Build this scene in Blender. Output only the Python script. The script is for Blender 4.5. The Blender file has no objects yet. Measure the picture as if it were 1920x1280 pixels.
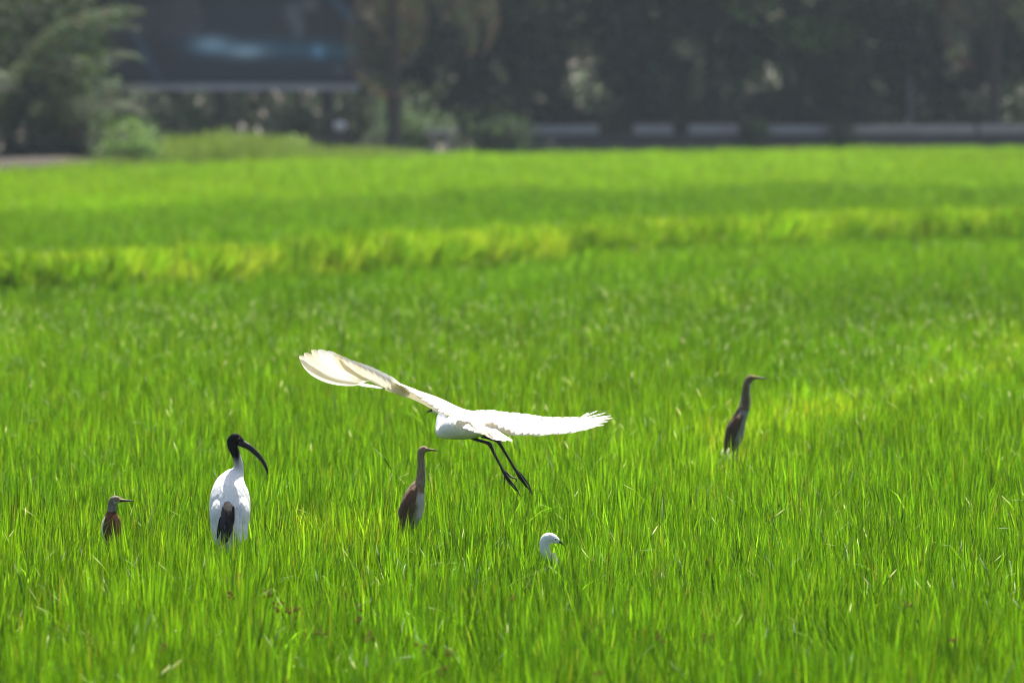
import bpy, math, random
import numpy as np
from mathutils import Vector, Matrix

# ------------------------------------------------------------------ camera, sky, sun, exposure
SC = bpy.context.scene
COL = SC.collection
F = 13785.0            # focal length in photo pixels (1920 wide)
HC = 2.19              # eye height above the paddy floor
PITCH = math.atan(530.0 / F)
D0 = 28.0

cam_d = bpy.data.cameras.new('camera')
cam = bpy.data.objects.new('camera', cam_d)
COL.objects.link(cam)
cam.location = (0, 0, HC)
cam.rotation_euler = (math.pi / 2 - PITCH, 0, 0)
cam_d.sensor_width = 36.0
cam_d.lens = 36.0 * F / 1920.0
cam_d.clip_start = 0.5
cam_d.clip_end = 6000
cam_d.dof.use_dof = True
cam_d.dof.focus_distance = 27.9
cam_d.dof.aperture_fstop = 4.9
cam_d.dof.aperture_blades = 0
SC.camera = cam

SUN_EL, SUN_AZ = math.radians(64), math.radians(8)      # azimuth measured from +Y (away) towards +X
world = bpy.data.worlds.new('World')
SC.world = world
world.use_nodes = True
wn = world.node_tree
sky = wn.nodes.new('ShaderNodeTexSky')
sky.sky_type = 'NISHITA'
sky.sun_disc = False
sky.sun_elevation = SUN_EL
sky.sun_rotation = SUN_AZ
bg = wn.nodes['Background']
sky.dust_density = 4.0
bg.inputs['Strength'].default_value = 0.084
wn.links.new(sky.outputs[0], bg.inputs['Color'])

sun_d = bpy.data.lights.new('sun', 'SUN')
sun_d.energy = 4.6
sun_d.angle = math.radians(0.53)
sun_d.color = (1.0, 0.955, 0.88)
sun = bpy.data.objects.new('sun', sun_d)
COL.objects.link(sun)
to_sun = Vector((math.sin(SUN_AZ) * math.cos(SUN_EL), math.cos(SUN_AZ) * math.cos(SUN_EL), math.sin(SUN_EL)))
sun.rotation_euler = to_sun.to_track_quat('Z', 'Y').to_euler()
sun.location = (0, 60, 60)

SC.view_settings.view_transform = 'Standard'
SC.view_settings.look = 'None'
SC.view_settings.exposure = 1.42
SC.view_settings.gamma = 1.0
SC.view_settings.use_curve_mapping = False
SC.render.engine = 'CYCLES'
cy = SC.cycles
cy.use_denoising = True
try:
    cy.denoiser = 'OPENIMAGEDENOISE'
except Exception:
    pass
cy.max_bounces = 7
cy.diffuse_bounces = 3
cy.glossy_bounces = 2
cy.transmission_bounces = 4
cy.transparent_max_bounces = 4
cy.volume_bounces = 0
cy.sample_clamp_indirect = 6.0
cy.filter_width = 1.0
cy.use_adaptive_sampling = True
cy.adaptive_threshold = 0.02
cy.caustics_reflective = False
cy.caustics_refractive = False

CA, SA = math.cos(PITCH), math.sin(PITCH)


def P(px, py, Y):
    """world point at distance Y that lies on the sight line of a photo pixel"""
    a, b = (px - 960.0) / F, (640.0 - py) / F
    d = Vector((a, CA + b * SA, -SA + b * CA))
    return Vector((0, 0, HC)) + d * (Y / d.y)


# ------------------------------------------------------------------ helpers
def lerp(a, b, t):
    return a + (b - a) * t


def tag(o, label=None, cat=None, group=None, kind=None):
    if label:
        o['label'] = label
    if cat:
        o['category'] = cat
    if group:
        o['group'] = group
    if kind:
        o['kind'] = kind
    return o


def empty(name, loc):
    o = bpy.data.objects.new(name, None)
    o.empty_display_size = 0.1
    o.location = loc
    COL.objects.link(o)
    return o


def link(name, mesh, mat=None, parent=None, loc=None, smooth=False):
    o = bpy.data.objects.new(name, mesh)
    COL.objects.link(o)
    if mat is not None and not mesh.materials:
        mesh.materials.append(mat)
    if parent is not None:
        o.parent = parent
    if loc is not None:
        o.location = loc
    if smooth:
        mesh.polygons.foreach_set('use_smooth', [True] * len(mesh.polygons))
    return o


def mesh_from(name, verts, faces, cols=None, attr='Col', mat=None, smooth=False):
    me = bpy.data.meshes.new(name)
    me.from_pydata([tuple(v) for v in verts], [], faces)
    if cols is not None:
        a = me.color_attributes.new(attr, 'FLOAT_COLOR', 'POINT')
        c = np.ones((len(verts), 4), dtype=np.float32)
        c[:, :3] = np.asarray(cols, dtype=np.float32)[:, :3]
        a.data.foreach_set('color', c.ravel())
    if smooth:
        me.polygons.foreach_set('use_smooth', [True] * len(me.polygons))
    if mat is not None:
        me.materials.append(mat)
    me.update()
    return me


def catmull(keys, n):
    """Catmull-Rom through rows of numbers -> n rows"""
    k = np.asarray(keys, dtype=float)
    m = len(k)
    ext = np.vstack([2 * k[0] - k[1], k, 2 * k[-1] - k[-2]])
    out = []
    for j in range(n):
        u = j / (n - 1) * (m - 1)
        i = min(int(u), m - 2)
        t = u - i
        p0, p1, p2, p3 = ext[i], ext[i + 1], ext[i + 2], ext[i + 3]
        out.append(0.5 * ((2 * p1) + (-p0 + p2) * t + (2 * p0 - 5 * p1 + 4 * p2 - p3) * t * t + (-p0 + 3 * p1 - 3 * p2 + p3) * t ** 3))
    return np.array(out)


class Builder:
    """collects shapes of ONE object"""

    def __init__(self):
        self.v, self.f, self.c = [], [], []

    def add(self, verts, faces, cols):
        o = len(self.v)
        self.v += [Vector(x) for x in verts]
        self.f += [tuple(i + o for i in f) for f in faces]
        if callable(cols):
            self.c += [cols(Vector(x)) for x in verts]
        elif len(cols) == len(verts) and not isinstance(cols[0], (int, float)):
            self.c += list(cols)
        else:
            self.c += [cols] * len(verts)

    def tube(self, keys, n=24, seg=14, col=(1, 1, 1), side=Vector((0, 1, 0)), noise=0.0, rnd=None):
        """keys: (x,y,z, r_in_plane, r_side); side is the depth axis of the ring"""
        k = catmull(keys, n)
        verts, faces, cols = [], [], []
        pts = [Vector(r[:3]) for r in k]
        for j in range(n):
            t = (pts[min(j + 1, n - 1)] - pts[max(j - 1, 0)])
            if t.length < 1e-9:
                t = Vector((0, 0, 1))
            t.normalize()
            nrm = t.cross(side)
            if nrm.length < 1e-4:
                nrm = Vector((1, 0, 0))
            nrm.normalize()
            sd = nrm.cross(t).normalized()
            r1, r2 = max(k[j][3], 1e-4), max(k[j][4], 1e-4)
            for i in range(seg):
                a = 2 * math.pi * i / seg
                q = pts[j] + nrm * (math.cos(a) * r1) + sd * (math.sin(a) * r2)
                verts.append(q)
                cols.append(col(q, j / (n - 1), a) if callable(col) else col)
        for j in range(n - 1):
            for i in range(seg):
                a, b = j * seg + i, j * seg + (i + 1) % seg
                faces.append((a, b, b + seg, a + seg))
        faces.append(tuple(range(seg))[::-1])
        faces.append(tuple(range((n - 1) * seg, n * seg)))
        o = len(self.v)
        self.v += verts
        self.f += [tuple(i + o for i in f) for f in faces]
        self.c += cols

    def box(self, lo, hi, col=(1, 1, 1)):
        x0, y0, z0 = lo
        x1, y1, z1 = hi
        v = [(x0, y0, z0), (x1, y0, z0), (x1, y1, z0), (x0, y1, z0), (x0, y0, z1), (x1, y0, z1), (x1, y1, z1), (x0, y1, z1)]
        f = [(0, 3, 2, 1), (4, 5, 6, 7), (0, 1, 5, 4), (1, 2, 6, 5), (2, 3, 7, 6), (3, 0, 4, 7)]
        self.add(v, f, col)

    def ball(self, c, r, col, seg=10, rings=7):
        v, f = [], []
        for j in range(rings + 1):
            th = math.pi * j / rings
            for i in range(seg):
                a = 2 * math.pi * i / seg
                v.append((c[0] + r * math.sin(th) * math.cos(a), c[1] + r * math.sin(th) * math.sin(a), c[2] + r * math.cos(th)))
        for j in range(rings):
            for i in range(seg):
                a, b = j * seg + i, j * seg + (i + 1) % seg
                f.append((a, b, b + seg, a + seg))
        self.add(v, f, col)

    def build(self, name, mat, parent=None, origin=Vector((0, 0, 0)), smooth=True):
        me = mesh_from(name, [v - origin for v in self.v], self.f, self.c, mat=mat, smooth=smooth)
        return link(name, me, parent=parent)


# value noise on numpy arrays
_rng = np.random.default_rng(11)
_lat = _rng.random((128, 128))


def vnoise(x, y):
    xi, yi = np.floor(x).astype(int), np.floor(y).astype(int)
    fx, fy = x - xi, y - yi
    fx, fy = fx * fx * (3 - 2 * fx), fy * fy * (3 - 2 * fy)
    g = lambda a, b: _lat[a % 128, b % 128]
    return (g(xi, yi) * (1 - fx) + g(xi + 1, yi) * fx) * (1 - fy) + (g(xi, yi + 1) * (1 - fx) + g(xi + 1, yi + 1) * fx) * fy


# ------------------------------------------------------------------ materials
def new_mat(name):
    m = bpy.data.materials.new(name)
    m.use_nodes = True
    nt = m.node_tree
    for n in list(nt.nodes):
        nt.nodes.remove(n)
    out = nt.nodes.new('ShaderNodeOutputMaterial')
    return m, nt, out


def N(nt, t, **kw):
    n = nt.nodes.new(t)
    for k, v in kw.items():
        setattr(n, k, v)
    return n


def mixrgb(nt, fac, a, b, mode='MIX'):
    n = nt.nodes.new('ShaderNodeMix')
    n.data_type = 'RGBA'
    n.blend_type = mode
    for sock, val in ((n.inputs[0], fac), (n.inputs[6], a), (n.inputs[7], b)):
        if hasattr(val, 'is_output'):
            nt.links.new(val, sock)
        elif isinstance(val, (int, float)):
            sock.default_value = val
        else:
            sock.default_value = (*val, 1.0) if len(val) == 3 else val
    return n.outputs[2]


def leaf_material(name, transl=0.55, rough=0.38, spec=0.4, tgain=(1.15, 1.1, 0.8)):
    """two-sided leaf: Col attribute is the leaf's own colour; INSTANCER 'zone' tints whole clumps when present"""
    m, nt, out = new_mat(name)
    at = N(nt, 'ShaderNodeAttribute', attribute_name='Col')
    zo = N(nt, 'ShaderNodeAttribute', attribute_name='zone', attribute_type='INSTANCER')
    return m, nt, out, at, zo


def finish_leaf(nt, out, col, transl, rough, spec, tgain):
    pr = N(nt, 'ShaderNodeBsdfPrincipled')
    nt.links.new(col, pr.inputs['Base Color'])
    pr.inputs['Roughness'].default_value = rough
    pr.inputs['Specular IOR Level'].default_value = spec
    tr = N(nt, 'ShaderNodeBsdfTranslucent')
    tc = mixrgb(nt, 1.0, col, tgain, 'MULTIPLY')
    nt.links.new(tc, tr.inputs['Color'])
    mx = N(nt, 'ShaderNodeMixShader')
    mx.inputs[0].default_value = transl
    nt.links.new(pr.outputs[0], mx.inputs[1])
    nt.links.new(tr.outputs[0], mx.inputs[2])
    nt.links.new(mx.outputs[0], out.inputs['Surface'])


def make_rice_mat():
    m, nt, out, at, zo = leaf_material('rice_leaf')
    # zone: r = yellowness, g = brightness, b = unused
    sep = N(nt, 'ShaderNodeSeparateColor')
    nt.links.new(zo.outputs['Color'], sep.inputs[0])
    yel = mixrgb(nt, sep.outputs[0], (1, 1, 1), (1.38, 1.14, 0.9))
    c = mixrgb(nt, 1.0, at.outputs['Color'], yel, 'MULTIPLY')
    br = N(nt, 'ShaderNodeVectorMath', operation='SCALE')
    nt.links.new(c, br.inputs[0])
    nt.links.new(sep.outputs[1], br.inputs['Scale'])
    finish_leaf(nt, out, br.outputs[0], 0.55, 0.42, 0.13, (1.32, 1.22, 0.7))
    return m


def make_foliage_mat(name, transl=0.3, rough=0.4, spec=0.5):
    m, nt, out, at, zo = leaf_material(name)
    finish_leaf(nt, out, at.outputs['Color'], transl, rough, spec, (1.2, 1.2, 0.8))
    return m


def make_plain(name, color, rough=0.8, spec=0.3, noise_scale=6.0, amount=0.35, bump=0.2, dirt=None, coord='Object'):
    m, nt, out = new_mat(name)
    tc = N(nt, 'ShaderNodeTexCoord')
    nz = N(nt, 'ShaderNodeTexNoise')
    nz.inputs['Scale'].default_value = noise_scale
    nz.inputs['Detail'].default_value = 6
    nt.links.new(tc.outputs[coord], nz.inputs['Vector'])
    d = dirt if dirt else tuple(c * (1 - amount) for c in color)
    col = mixrgb(nt, nz.outputs[0], d, tuple(min(1, c * (1 + amount * .5)) for c in color))
    pr = N(nt, 'ShaderNodeBsdfPrincipled')
    nt.links.new(col, pr.inputs['Base Color'])
    pr.inputs['Roughness'].default_value = rough
    pr.inputs['Specular IOR Level'].default_value = spec
    if bump:
        bp = N(nt, 'ShaderNodeBump')
        bp.inputs['Strength'].default_value = bump
        bp.inputs['Distance'].default_value = 0.02
        nt.links.new(nz.outputs[0], bp.inputs['Height'])
        nt.links.new(bp.outputs[0], pr.inputs['Normal'])
    nt.links.new(pr.outputs[0], out.inputs['Surface'])
    return m


def make_plumage(name, rough=0.75, transl=0.0, fine=160.0, contrast=0.26, bump=0.5):
    """feather covering: Col attribute gives the plumage colour, stretched noise gives barbs"""
    m, nt, out = new_mat(name)
    at = N(nt, 'ShaderNodeAttribute', attribute_name='Col')
    tc = N(nt, 'ShaderNodeTexCoord')
    mp = N(nt, 'ShaderNodeMapping')
    mp.inputs['Scale'].default_value = (1.0, 1.0, 0.28)
    nt.links.new(tc.outputs['Object'], mp.inputs['Vector'])
    nz = N(nt, 'ShaderNodeTexNoise')
    nz.inputs['Scale'].default_value = fine
    nz.inputs['Detail'].default_value = 4
    nt.links.new(mp.outputs[0], nz.inputs['Vector'])
    vo = N(nt, 'ShaderNodeTexVoronoi')
    vo.inputs['Scale'].default_value = fine * 0.55
    nt.links.new(mp.outputs[0], vo.inputs['Vector'])
    lo, hi = 1 - contrast, 1 + contrast * .6
    f = mixrgb(nt, nz.outputs[0], (lo, lo, lo), (hi, hi, hi))
    col = mixrgb(nt, 1.0, at.outputs['Color'], f, 'MULTIPLY')
    bp = N(nt, 'ShaderNodeBump')
    bp.inputs['Strength'].default_value = bump
    bp.inputs['Distance'].default_value = 0.004
    nt.links.new(vo.outputs['Distance'], bp.inputs['Height'])
    pr = N(nt, 'ShaderNodeBsdfPrincipled')
    nt.links.new(col, pr.inputs['Base Color'])
    pr.inputs['Roughness'].default_value = rough
    pr.inputs['Specular IOR Level'].default_value = 0.06
    pr.inputs['Sheen Weight'].default_value = 0.02
    pr.inputs['Sheen Roughness'].default_value = 0.4
    nt.links.new(bp.outputs[0], pr.inputs['Normal'])
    last = pr.outputs[0]
    if transl > 0:
        tr = N(nt, 'ShaderNodeBsdfTranslucent')
        tcol = mixrgb(nt, 1.0, col, (1.0, 0.95, 0.82), 'MULTIPLY')
        nt.links.new(tcol, tr.inputs['Color'])
        mx = N(nt, 'ShaderNodeMixShader')
        mx.inputs[0].default_value = transl
        nt.links.new(last, mx.inputs[1])
        nt.links.new(tr.outputs[0], mx.inputs[2])
        last = mx.outputs[0]
    nt.links.new(last, out.inputs['Surface'])
    return m


def make_horn(name, rough=0.35):
    m, nt, out = new_mat(name)
    at = N(nt, 'ShaderNodeAttribute', attribute_name='Col')
    nz = N(nt, 'ShaderNodeTexNoise')
    nz.inputs['Scale'].default_value = 220
    bp = N(nt, 'ShaderNodeBump')
    bp.inputs['Strength'].default_value = 0.3
    bp.inputs['Distance'].default_value = 0.002
    nt.links.new(nz.outputs[0], bp.inputs['Height'])
    pr = N(nt, 'ShaderNodeBsdfPrincipled')
    nt.links.new(at.outputs['Color'], pr.inputs['Base Color'])
    pr.inputs['Roughness'].default_value = rough
    pr.inputs['Specular IOR Level'].default_value = 0.25
    nt.links.new(bp.outputs[0], pr.inputs['Normal'])
    nt.links.new(pr.outputs[0], out.inputs['Surface'])
    return m


M_rice = make_rice_mat()
M_leaf = make_foliage_mat('tree_leaf', 0.2, 0.55, 0.06)
M_weed = make_foliage_mat('weed_leaf', 0.45, 0.55, 0.12)
M_soil = make_plain('paddy_mud', (0.09, 0.065, 0.04), 0.7, 0.4, 3.0, 0.5, 0.5, coord='Object')
M_bark = make_plain('bark', (0.06, 0.052, 0.045), 0.9, 0.2, 9.0, 0.6, 0.8)
M_plume = make_plumage('plumage')
M_feather = make_plumage('flight_feather', 0.6, 0.42, 90.0, 0.08, 0.2)
M_horn = make_horn('bill_and_leg_skin')
M_eye = make_horn('eye_gloss', 0.08)
M_wall = make_plain('weathered_wall', (0.07, 0.066, 0.062), 0.9, 0.2, 1.2, 0.5, 0.3)
M_para = make_plain('grey_plaster', (0.28, 0.29, 0.29), 0.85, 0.2, 1.5, 0.35, 0.2)
M_stone = make_plain('dark_stone', (0.05, 0.05, 0.05), 0.9, 0.2, 2.5, 0.5, 0.5)
M_trim = make_plain('grey_rail', (0.42, 0.42, 0.45), 0.8, 0.3, 2.0, 0.35, 0.1)
M_white = make_plain('white_glaze', (0.75, 0.74, 0.72), 0.35, 0.5, 4.0, 0.1, 0.0)
M_pipe = make_plain('grey_pole', (0.10, 0.105, 0.11), 0.6, 0.4, 3.0, 0.3, 0.0)

# ------------------------------------------------------------------ ground, field limits, bunds
GTOP = 0.38


def ydist(py, z=GTOP):
    """distance at which the plane z=GTOP shows at photo row py"""
    return P(960, py, 10.0) and (HC - z) / math.tan(math.atan((py - 640) / F) + PITCH)


# far edge of the rice (photo x, photo y of the tips)
EDGE = [(-700, 322), (0, 315), (300, 303), (600, 291), (900, 284), (1400, 277), (1920, 271), (2600, 264)]
EDGE_W = []
for ex, ey in EDGE:
    Y = ydist(ey, .46)
    EDGE_W.append((P(ex, ey, Y).x, Y))
EX = np.array([e[0] for e in EDGE_W])
EY = np.array([e[1] for e in EDGE_W])

# bund (raised field bank): photo line of its grass crest
BUND = [(-900, 500), (-300, 497), (0, 492), (200, 490), (400, 478), (560, 466), (700, 457), (900, 448), (1050, 438), (1200, 427), (1400, 420), (1600, 408), (1920, 404), (2300, 398), (2900, 390)]
BX, BY = [], []
for bx, by in BUND:
    Y = ydist(by, 0.58)
    BX.append(P(bx, by, Y).x)
    BY.append(Y)
BX, BY = np.array(BX), np.array(BY)
BAND = [(1290, 862), (1400, 812), (1500, 775), (1600, 735), (1720, 700), (1850, 665), (1960, 645), (2300, 590)]
CX, CY = [], []
for bx, by in BAND:
    Y = ydist(by)
    CX.append(P(bx, by, Y).x)
    CY.append(Y)
CX, CY = np.array(CX), np.array(CY)


def bund_height(x, y):
    d = y - np.interp(x, BX, BY)
    return 0.32 * np.exp(-(d / 0.62) ** 2)


gm = bpy.data.meshes.new('ground')
gm.from_pydata([(-2500, -400, 0), (2500, -400, 0), (2500, 4500, 0), (-2500, 4500, 0)], [], [(0, 1, 2, 3)])
link('ground', gm, M_soil)
tag(bpy.data.objects['ground'], kind='structure')

# the bund's earth
vs, fs = [], []
nx, nw = 120, 9
for i in range(nx):
    x = lerp(-16.0, 22.0, i / (nx - 1))
    yc = float(np.interp(x, BX, BY))
    for j in range(nw):
        w = lerp(-1.6, 1.6, j / (nw - 1))
        vs.append((x, yc + w, 0.32 * math.exp(-(w / 0.62) ** 2) - 0.02 + 0.03 * (random.random() - .5) * (1 - abs(w) / 1.6)))
for i in range(nx - 1):
    for j in range(nw - 1):
        a = i * nw + j
        fs.append((a, a + nw, a + nw + 1, a + 1))
o = link('bund', mesh_from('bund', vs, fs, mat=M_soil, smooth=True))
tag(o, kind='structure')


# ------------------------------------------------------------------ rice: blade clumps instanced by geometry nodes
def clump_mesh(name, n, radius, h0, hs, w0, lean, seed, bent=0.04, yellow=0.05, pale=0.0, thin=False, segs=6, mat=None, base_cols=None, nh=6):
    r = np.random.default_rng(seed)
    V, Fc, C = [], [], []
    g1, g2 = base_cols if base_cols else (np.array((0.043, 0.130, 0.003)), np.array((0.094, 0.205, 0.005)))
    hills = [(radius * math.sqrt(r.random()), r.random() * 6.283, r.uniform(.84, 1.07), r.uniform(.55, 1.4)) for _ in range(nh)]
    for b in range(n):
        rad, th, hf, hb = hills[b % nh]
        bx, by = rad * math.cos(th) + r.normal() * .016, rad * math.sin(th) + r.normal() * .016
        h = h0 * hf * (1 + hs * r.normal())
        h = min(max(h, h0 * 0.45), h0 * 1.28)
        az = r.random() * 6.283
        ln = abs(r.normal()) * lean
        curl = r.uniform(0.0, 0.45) * ln + abs(r.normal()) * 0.04
        kind = r.random()
        is_bent = kind < bent
        is_pale = False
        col = g1 + (g2 - g1) * r.random()
        col = col * r.uniform(0.4, 1.5) * hb
        if is_bent:
            curl = r.uniform(0.9, 2.2)
            ln = r.uniform(.1, .35)
            h *= r.uniform(1.0, 1.22)
            col = col * np.array((0.8, 0.85, 1.6))
        elif kind < bent + yellow:
            col = np.array((0.135, 0.20, 0.012)) * r.uniform(.75, 1.1)
        elif kind < bent + yellow + pale:
            is_pale = True
            curl = r.uniform(.8, 2.4)
            ln = r.uniform(.0, .25)
            h *= r.uniform(1.02, 1.22)
        w = w0 * r.uniform(.65, 1.25)
        tw = r.uniform(0, 6.283)
        dirv = np.array((math.cos(az), math.sin(az), 0.0))
        wv = np.array((math.cos(tw), math.sin(tw), 0.0))
        if is_bent or kind > 0.9:
            wv = np.array((-dirv[1], dirv[0], 0.0))
        p = np.array((bx, by, 0.0))
        o = len(V)
        ang = ln
        ds = h / segs
        tips = r.uniform(.0, .06)
        for s in range(segs + 1):
            t = s / segs
            d = dirv * math.sin(ang) + np.array((0, 0, math.cos(ang)))
            ww = w * (0.55 + 0.5 * t if t < .62 else 0.86 * (1 - ((t - .62) / .38) ** 1.7)) * (1 if s < segs else 0.04)
            nrm = np.cross(d, wv)
            cc = col * (0.9 + 0.15 * t)
            if is_pale and t > .85:
                cc = np.array((0.82, 0.84, 0.78))  # white tip stands for a sun glint, painted into the blade colour
            if t > .9 and r.random() < tips:
                cc = np.array((.28, .22, .05))
            for k, off in ((-1, 0.0), (0, 0.22), (1, 0.0)):
                V.append(p + wv * (k * ww * .5) + nrm * (off * ww * -1))
                C.append(cc)
            if s < segs:
                p = p + d * (ds * (.65 if is_pale and s == segs - 1 else 1))
                ang += curl / segs * (0.3 + 1.4 * t)
        for s in range(segs):
            a = o + s * 3
            Fc.append((a, a + 1, a + 4, a + 3))
            Fc.append((a + 1, a + 2, a + 5, a + 4))
    return mesh_from(name, V, Fc, C, mat=mat, smooth=True)


def clump_collection(name, meshes):
    c = bpy.data.collections.new(name)          # not linked to the scene: only a source of clump meshes
    for i, me in enumerate(meshes):
        c.objects.link(bpy.data.objects.new('%s_%02d' % (name, i), me))
    return c


def scatter(name, coll, pos, rot, scl, idx, zone, mat):
    me = bpy.data.meshes.new(name)
    n = len(pos)
    me.vertices.add(n)
    me.vertices.foreach_set('co', np.asarray(pos, dtype=np.float32).ravel())
    for an, ty, data, key in (('rot', 'FLOAT_VECTOR', rot, 'vector'), ('scl', 'FLOAT_VECTOR', scl, 'vector'), ('zone', 'FLOAT_VECTOR', zone, 'vector')):
        a = me.attributes.new(an, ty, 'POINT')
        a.data.foreach_set(key, np.asarray(data, dtype=np.float32).ravel())
    a = me.attributes.new('idx', 'INT', 'POINT')
    a.data.foreach_set('value', np.asarray(idx, dtype=np.int32))
    me.materials.append(mat)
    ob = link(name, me)
    ng = bpy.data.node_groups.new(name + '_nodes', 'GeometryNodeTree')
    ng.interface.new_socket('Geometry', in_out='INPUT', socket_type='NodeSocketGeometry')
    ng.interface.new_socket('Geometry', in_out='OUTPUT', socket_type='NodeSocketGeometry')
    gi, go = ng.nodes.new('NodeGroupInput'), ng.nodes.new('NodeGroupOutput')
    m2p = ng.nodes.new('GeometryNodeMeshToPoints')
    ci = ng.nodes.new('GeometryNodeCollectionInfo')
    ci.inputs['Collection'].default_value = coll
    ci.inputs['Separate Children'].default_value = True
    ci.inputs['Reset Children'].default_value = True
    ip = ng.nodes.new('GeometryNodeInstanceOnPoints')
    ip.inputs['Pick Instance'].default_value = True

    def attr(nm, ty):
        a = ng.nodes.new('GeometryNodeInputNamedAttribute')
        a.data_type = ty
        a.inputs['Name'].default_value = nm
        return a.outputs['Attribute']
    e2r = ng.nodes.new('FunctionNodeEulerToRotation')
    L = ng.links.new
    L(gi.outputs[0], m2p.inputs[0])
    L(m2p.outputs[0], ip.inputs['Points'])
    L(ci.outputs[0], ip.inputs['Instance'])
    L(attr('idx', 'INT'), ip.inputs['Instance Index'])
    L(attr('rot', 'FLOAT_VECTOR'), e2r.inputs[0])
    L(e2r.outputs[0], ip.inputs['Rotation'])
    L(attr('scl', 'FLOAT_VECTOR'), ip.inputs['Scale'])
    L(ip.outputs[0], go.inputs[0])
    md = ob.modifiers.new('scatter', 'NODES')
    md.node_group = ng
    return ob


NRM, FINE, PALE = 14, 5, 5
meshes = [clump_mesh('rice_clump', 115, 0.18, 0.425, 0.065, 0.0102, 0.32, 100 + i, bent=0.012, yellow=0.018, mat=M_rice) for i in range(NRM)]
meshes += [clump_mesh('bund_grass_clump', 120, 0.22, 0.34, 0.22, 0.0065, 0.34, 200 + i, bent=0.10, yellow=0.06, mat=M_rice,
                      base_cols=(np.array((0.09, 0.18, 0.009)), np.array((0.165, 0.235, 0.015)))) for i in range(FINE)]
meshes += [clump_mesh('rice_clump_with_painted_glints', 115, 0.18, 0.425, 0.07, 0.0102, 0.32, 300 + i, bent=0.02, yellow=0.02, pale=0.09, mat=M_rice) for i in range(PALE)]
rice_coll = clump_collection('rice_clumps', meshes)

rg = np.random.default_rng(5)


def lattice(y0, y1, halfw, step):
    ys = np.arange(y0, y1, step)
    out = []
    for y in ys:
        hw = halfw(y)
        xs = np.arange(-hw, hw, step)
        out.append(np.column_stack([xs, np.full_like(xs, y)]))
    a = np.vstack(out)
    return a + rg.uniform(-.5, .5, a.shape) * step * 1.1


pts = np.vstack([lattice(17.5, 52, lambda y: 0.075 * y + 2.5, 0.2), lattice(52, 158, lambda y: 0.075 * y + 6.0, 0.30)])
x, y = pts[:, 0], pts[:, 1]
keep = (y < np.interp(x, EX, EY) + 0.15 * rg.normal(size=len(y))) & (rg.random(len(y)) > .07)
pts = pts[keep]
ex_ = np.column_stack([rg.uniform(-14, 20, 2300), np.zeros(2300)])       # thicker growth on the bund
ex_[:, 1] = np.interp(ex_[:, 0], BX, BY) + rg.uniform(-.5, .3, 2300)
pts = np.vstack([pts, ex_])
x, y = pts[:, 0], pts[:, 1]
n = len(x)
bd = y - np.interp(x, BX, BY)
bh = 0.32 * np.exp(-(bd / 0.62) ** 2)
on_bund = np.abs(bd + 0.15 * rg.normal(size=n)) < 0.44
cd = np.abs(y - np.interp(x, CX, CY, left=-99, right=-99))
cm = np.exp(-(cd / 2.3) ** 2)
n1 = vnoise(x * .55 + 7, y * .22 + 3)
n2 = vnoise(x * 1.9 + 40, y * .8 + 17)
n3 = vnoise(x * .22 + 90, y * .09 + 50)
yel = np.clip(0.18 + 0.5 * (n1 - .5) + 0.35 * (n2 - .5), 0, 1)
bri = 0.97 + 0.22 * (n3 - .5) + 0.18 * (n2 - .5)
# plots of different age: darker in the middle distance, pale and yellowish at the far end
mid = np.exp(-((y - 54) / 8.0) ** 2)
yel -= 0.22 * mid
bri -= 0.20 * mid
far_dark = ((bd > 1.0) & (y < np.interp(x, EX, EY) - 38 + 6 * (n1 - .5))).astype(float)
bri -= 0.08 * far_dark
yel -= 0.10 * far_dark
far_pale = ((bd > 1.0) & (far_dark < .5)).astype(float)
yel += 0.5 * far_pale
bri += 0.16 * far_pale
# yellow weedy strip on the right and a small yellow tuft
wy = cm * np.clip((n2 - .12) * 1.8, 0, 1)
yel += 0.95 * wy
bri += 0.42 * wy
tu = P(655, 1000, 28.2)
tf = np.exp(-(((x - tu.x) / 0.22) ** 2 + ((y - tu.y) / 0.8) ** 2))
yel += 1.0 * tf
bri += 0.2 * tf
yel = np.where(on_bund, np.clip(0.34 + 0.2 * (n2 - .5) + .08 * rg.normal(size=n), 0, 1), yel)
bri = np.where(on_bund, 1.25 + .3 * (n2 - .5), bri)
foot = np.exp(-((bd + .75) / .4) ** 2) * np.clip(n1 * 1.6, .3, 1)  # darker weeds at the near foot; the bund's shaded side painted into their tint
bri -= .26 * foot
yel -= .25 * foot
yel, bri = np.clip(yel, 0, 1.1), np.clip(bri, .5, 1.6) * 1.34

idx = rg.integers(0, NRM, n)
fine_p = np.where(on_bund, 0.85, np.clip(0.65 * wy + 0.9 * tf, 0, .9))
idx = np.where(rg.random(n) < fine_p, rg.integers(NRM, NRM + FINE, n), idx)
pale_p = 0.08 + 0.75 * np.exp(-((y - 50) / 8.0) ** 2) + 0.1 * np.exp(-((y - 24) / 3.0) ** 2)
pale_p = np.where(on_bund, 0.02, pale_p)
idx = np.where((rg.random(n) < pale_p) & (idx < NRM), rg.integers(NRM + FINE, NRM + FINE + PALE, n), idx)
hz = 1.0 + 0.16 * (n1 - .5) + 0.14 * (n2 - .5) + 0.07 * rg.normal(size=n)
hz = np.where(on_bund, 0.92 + .12 * (n2 - .5), hz) - 0.12 * wy
for (bpx, bY, bw, cut) in [(211, 28.0, .17, .30), (431, 28.0, .14, .17), (773, 28.9, .12, .21), (1381, 34.3, .12, .21), (1030, 26.9, .08, .06)]:
    bx_ = (bpx - 960) / F * bY
    f_ = np.exp(-((x - bx_) / bw) ** 2 - np.clip(np.abs(y - (bY - .45)) - .35, 0, 9) ** 2 / .1)
    hz -= cut * f_
    idx = np.where((f_ > .2) & (idx >= NRM), 3, idx)
pos = np.column_stack([x, y, bh - 0.01])
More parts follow.
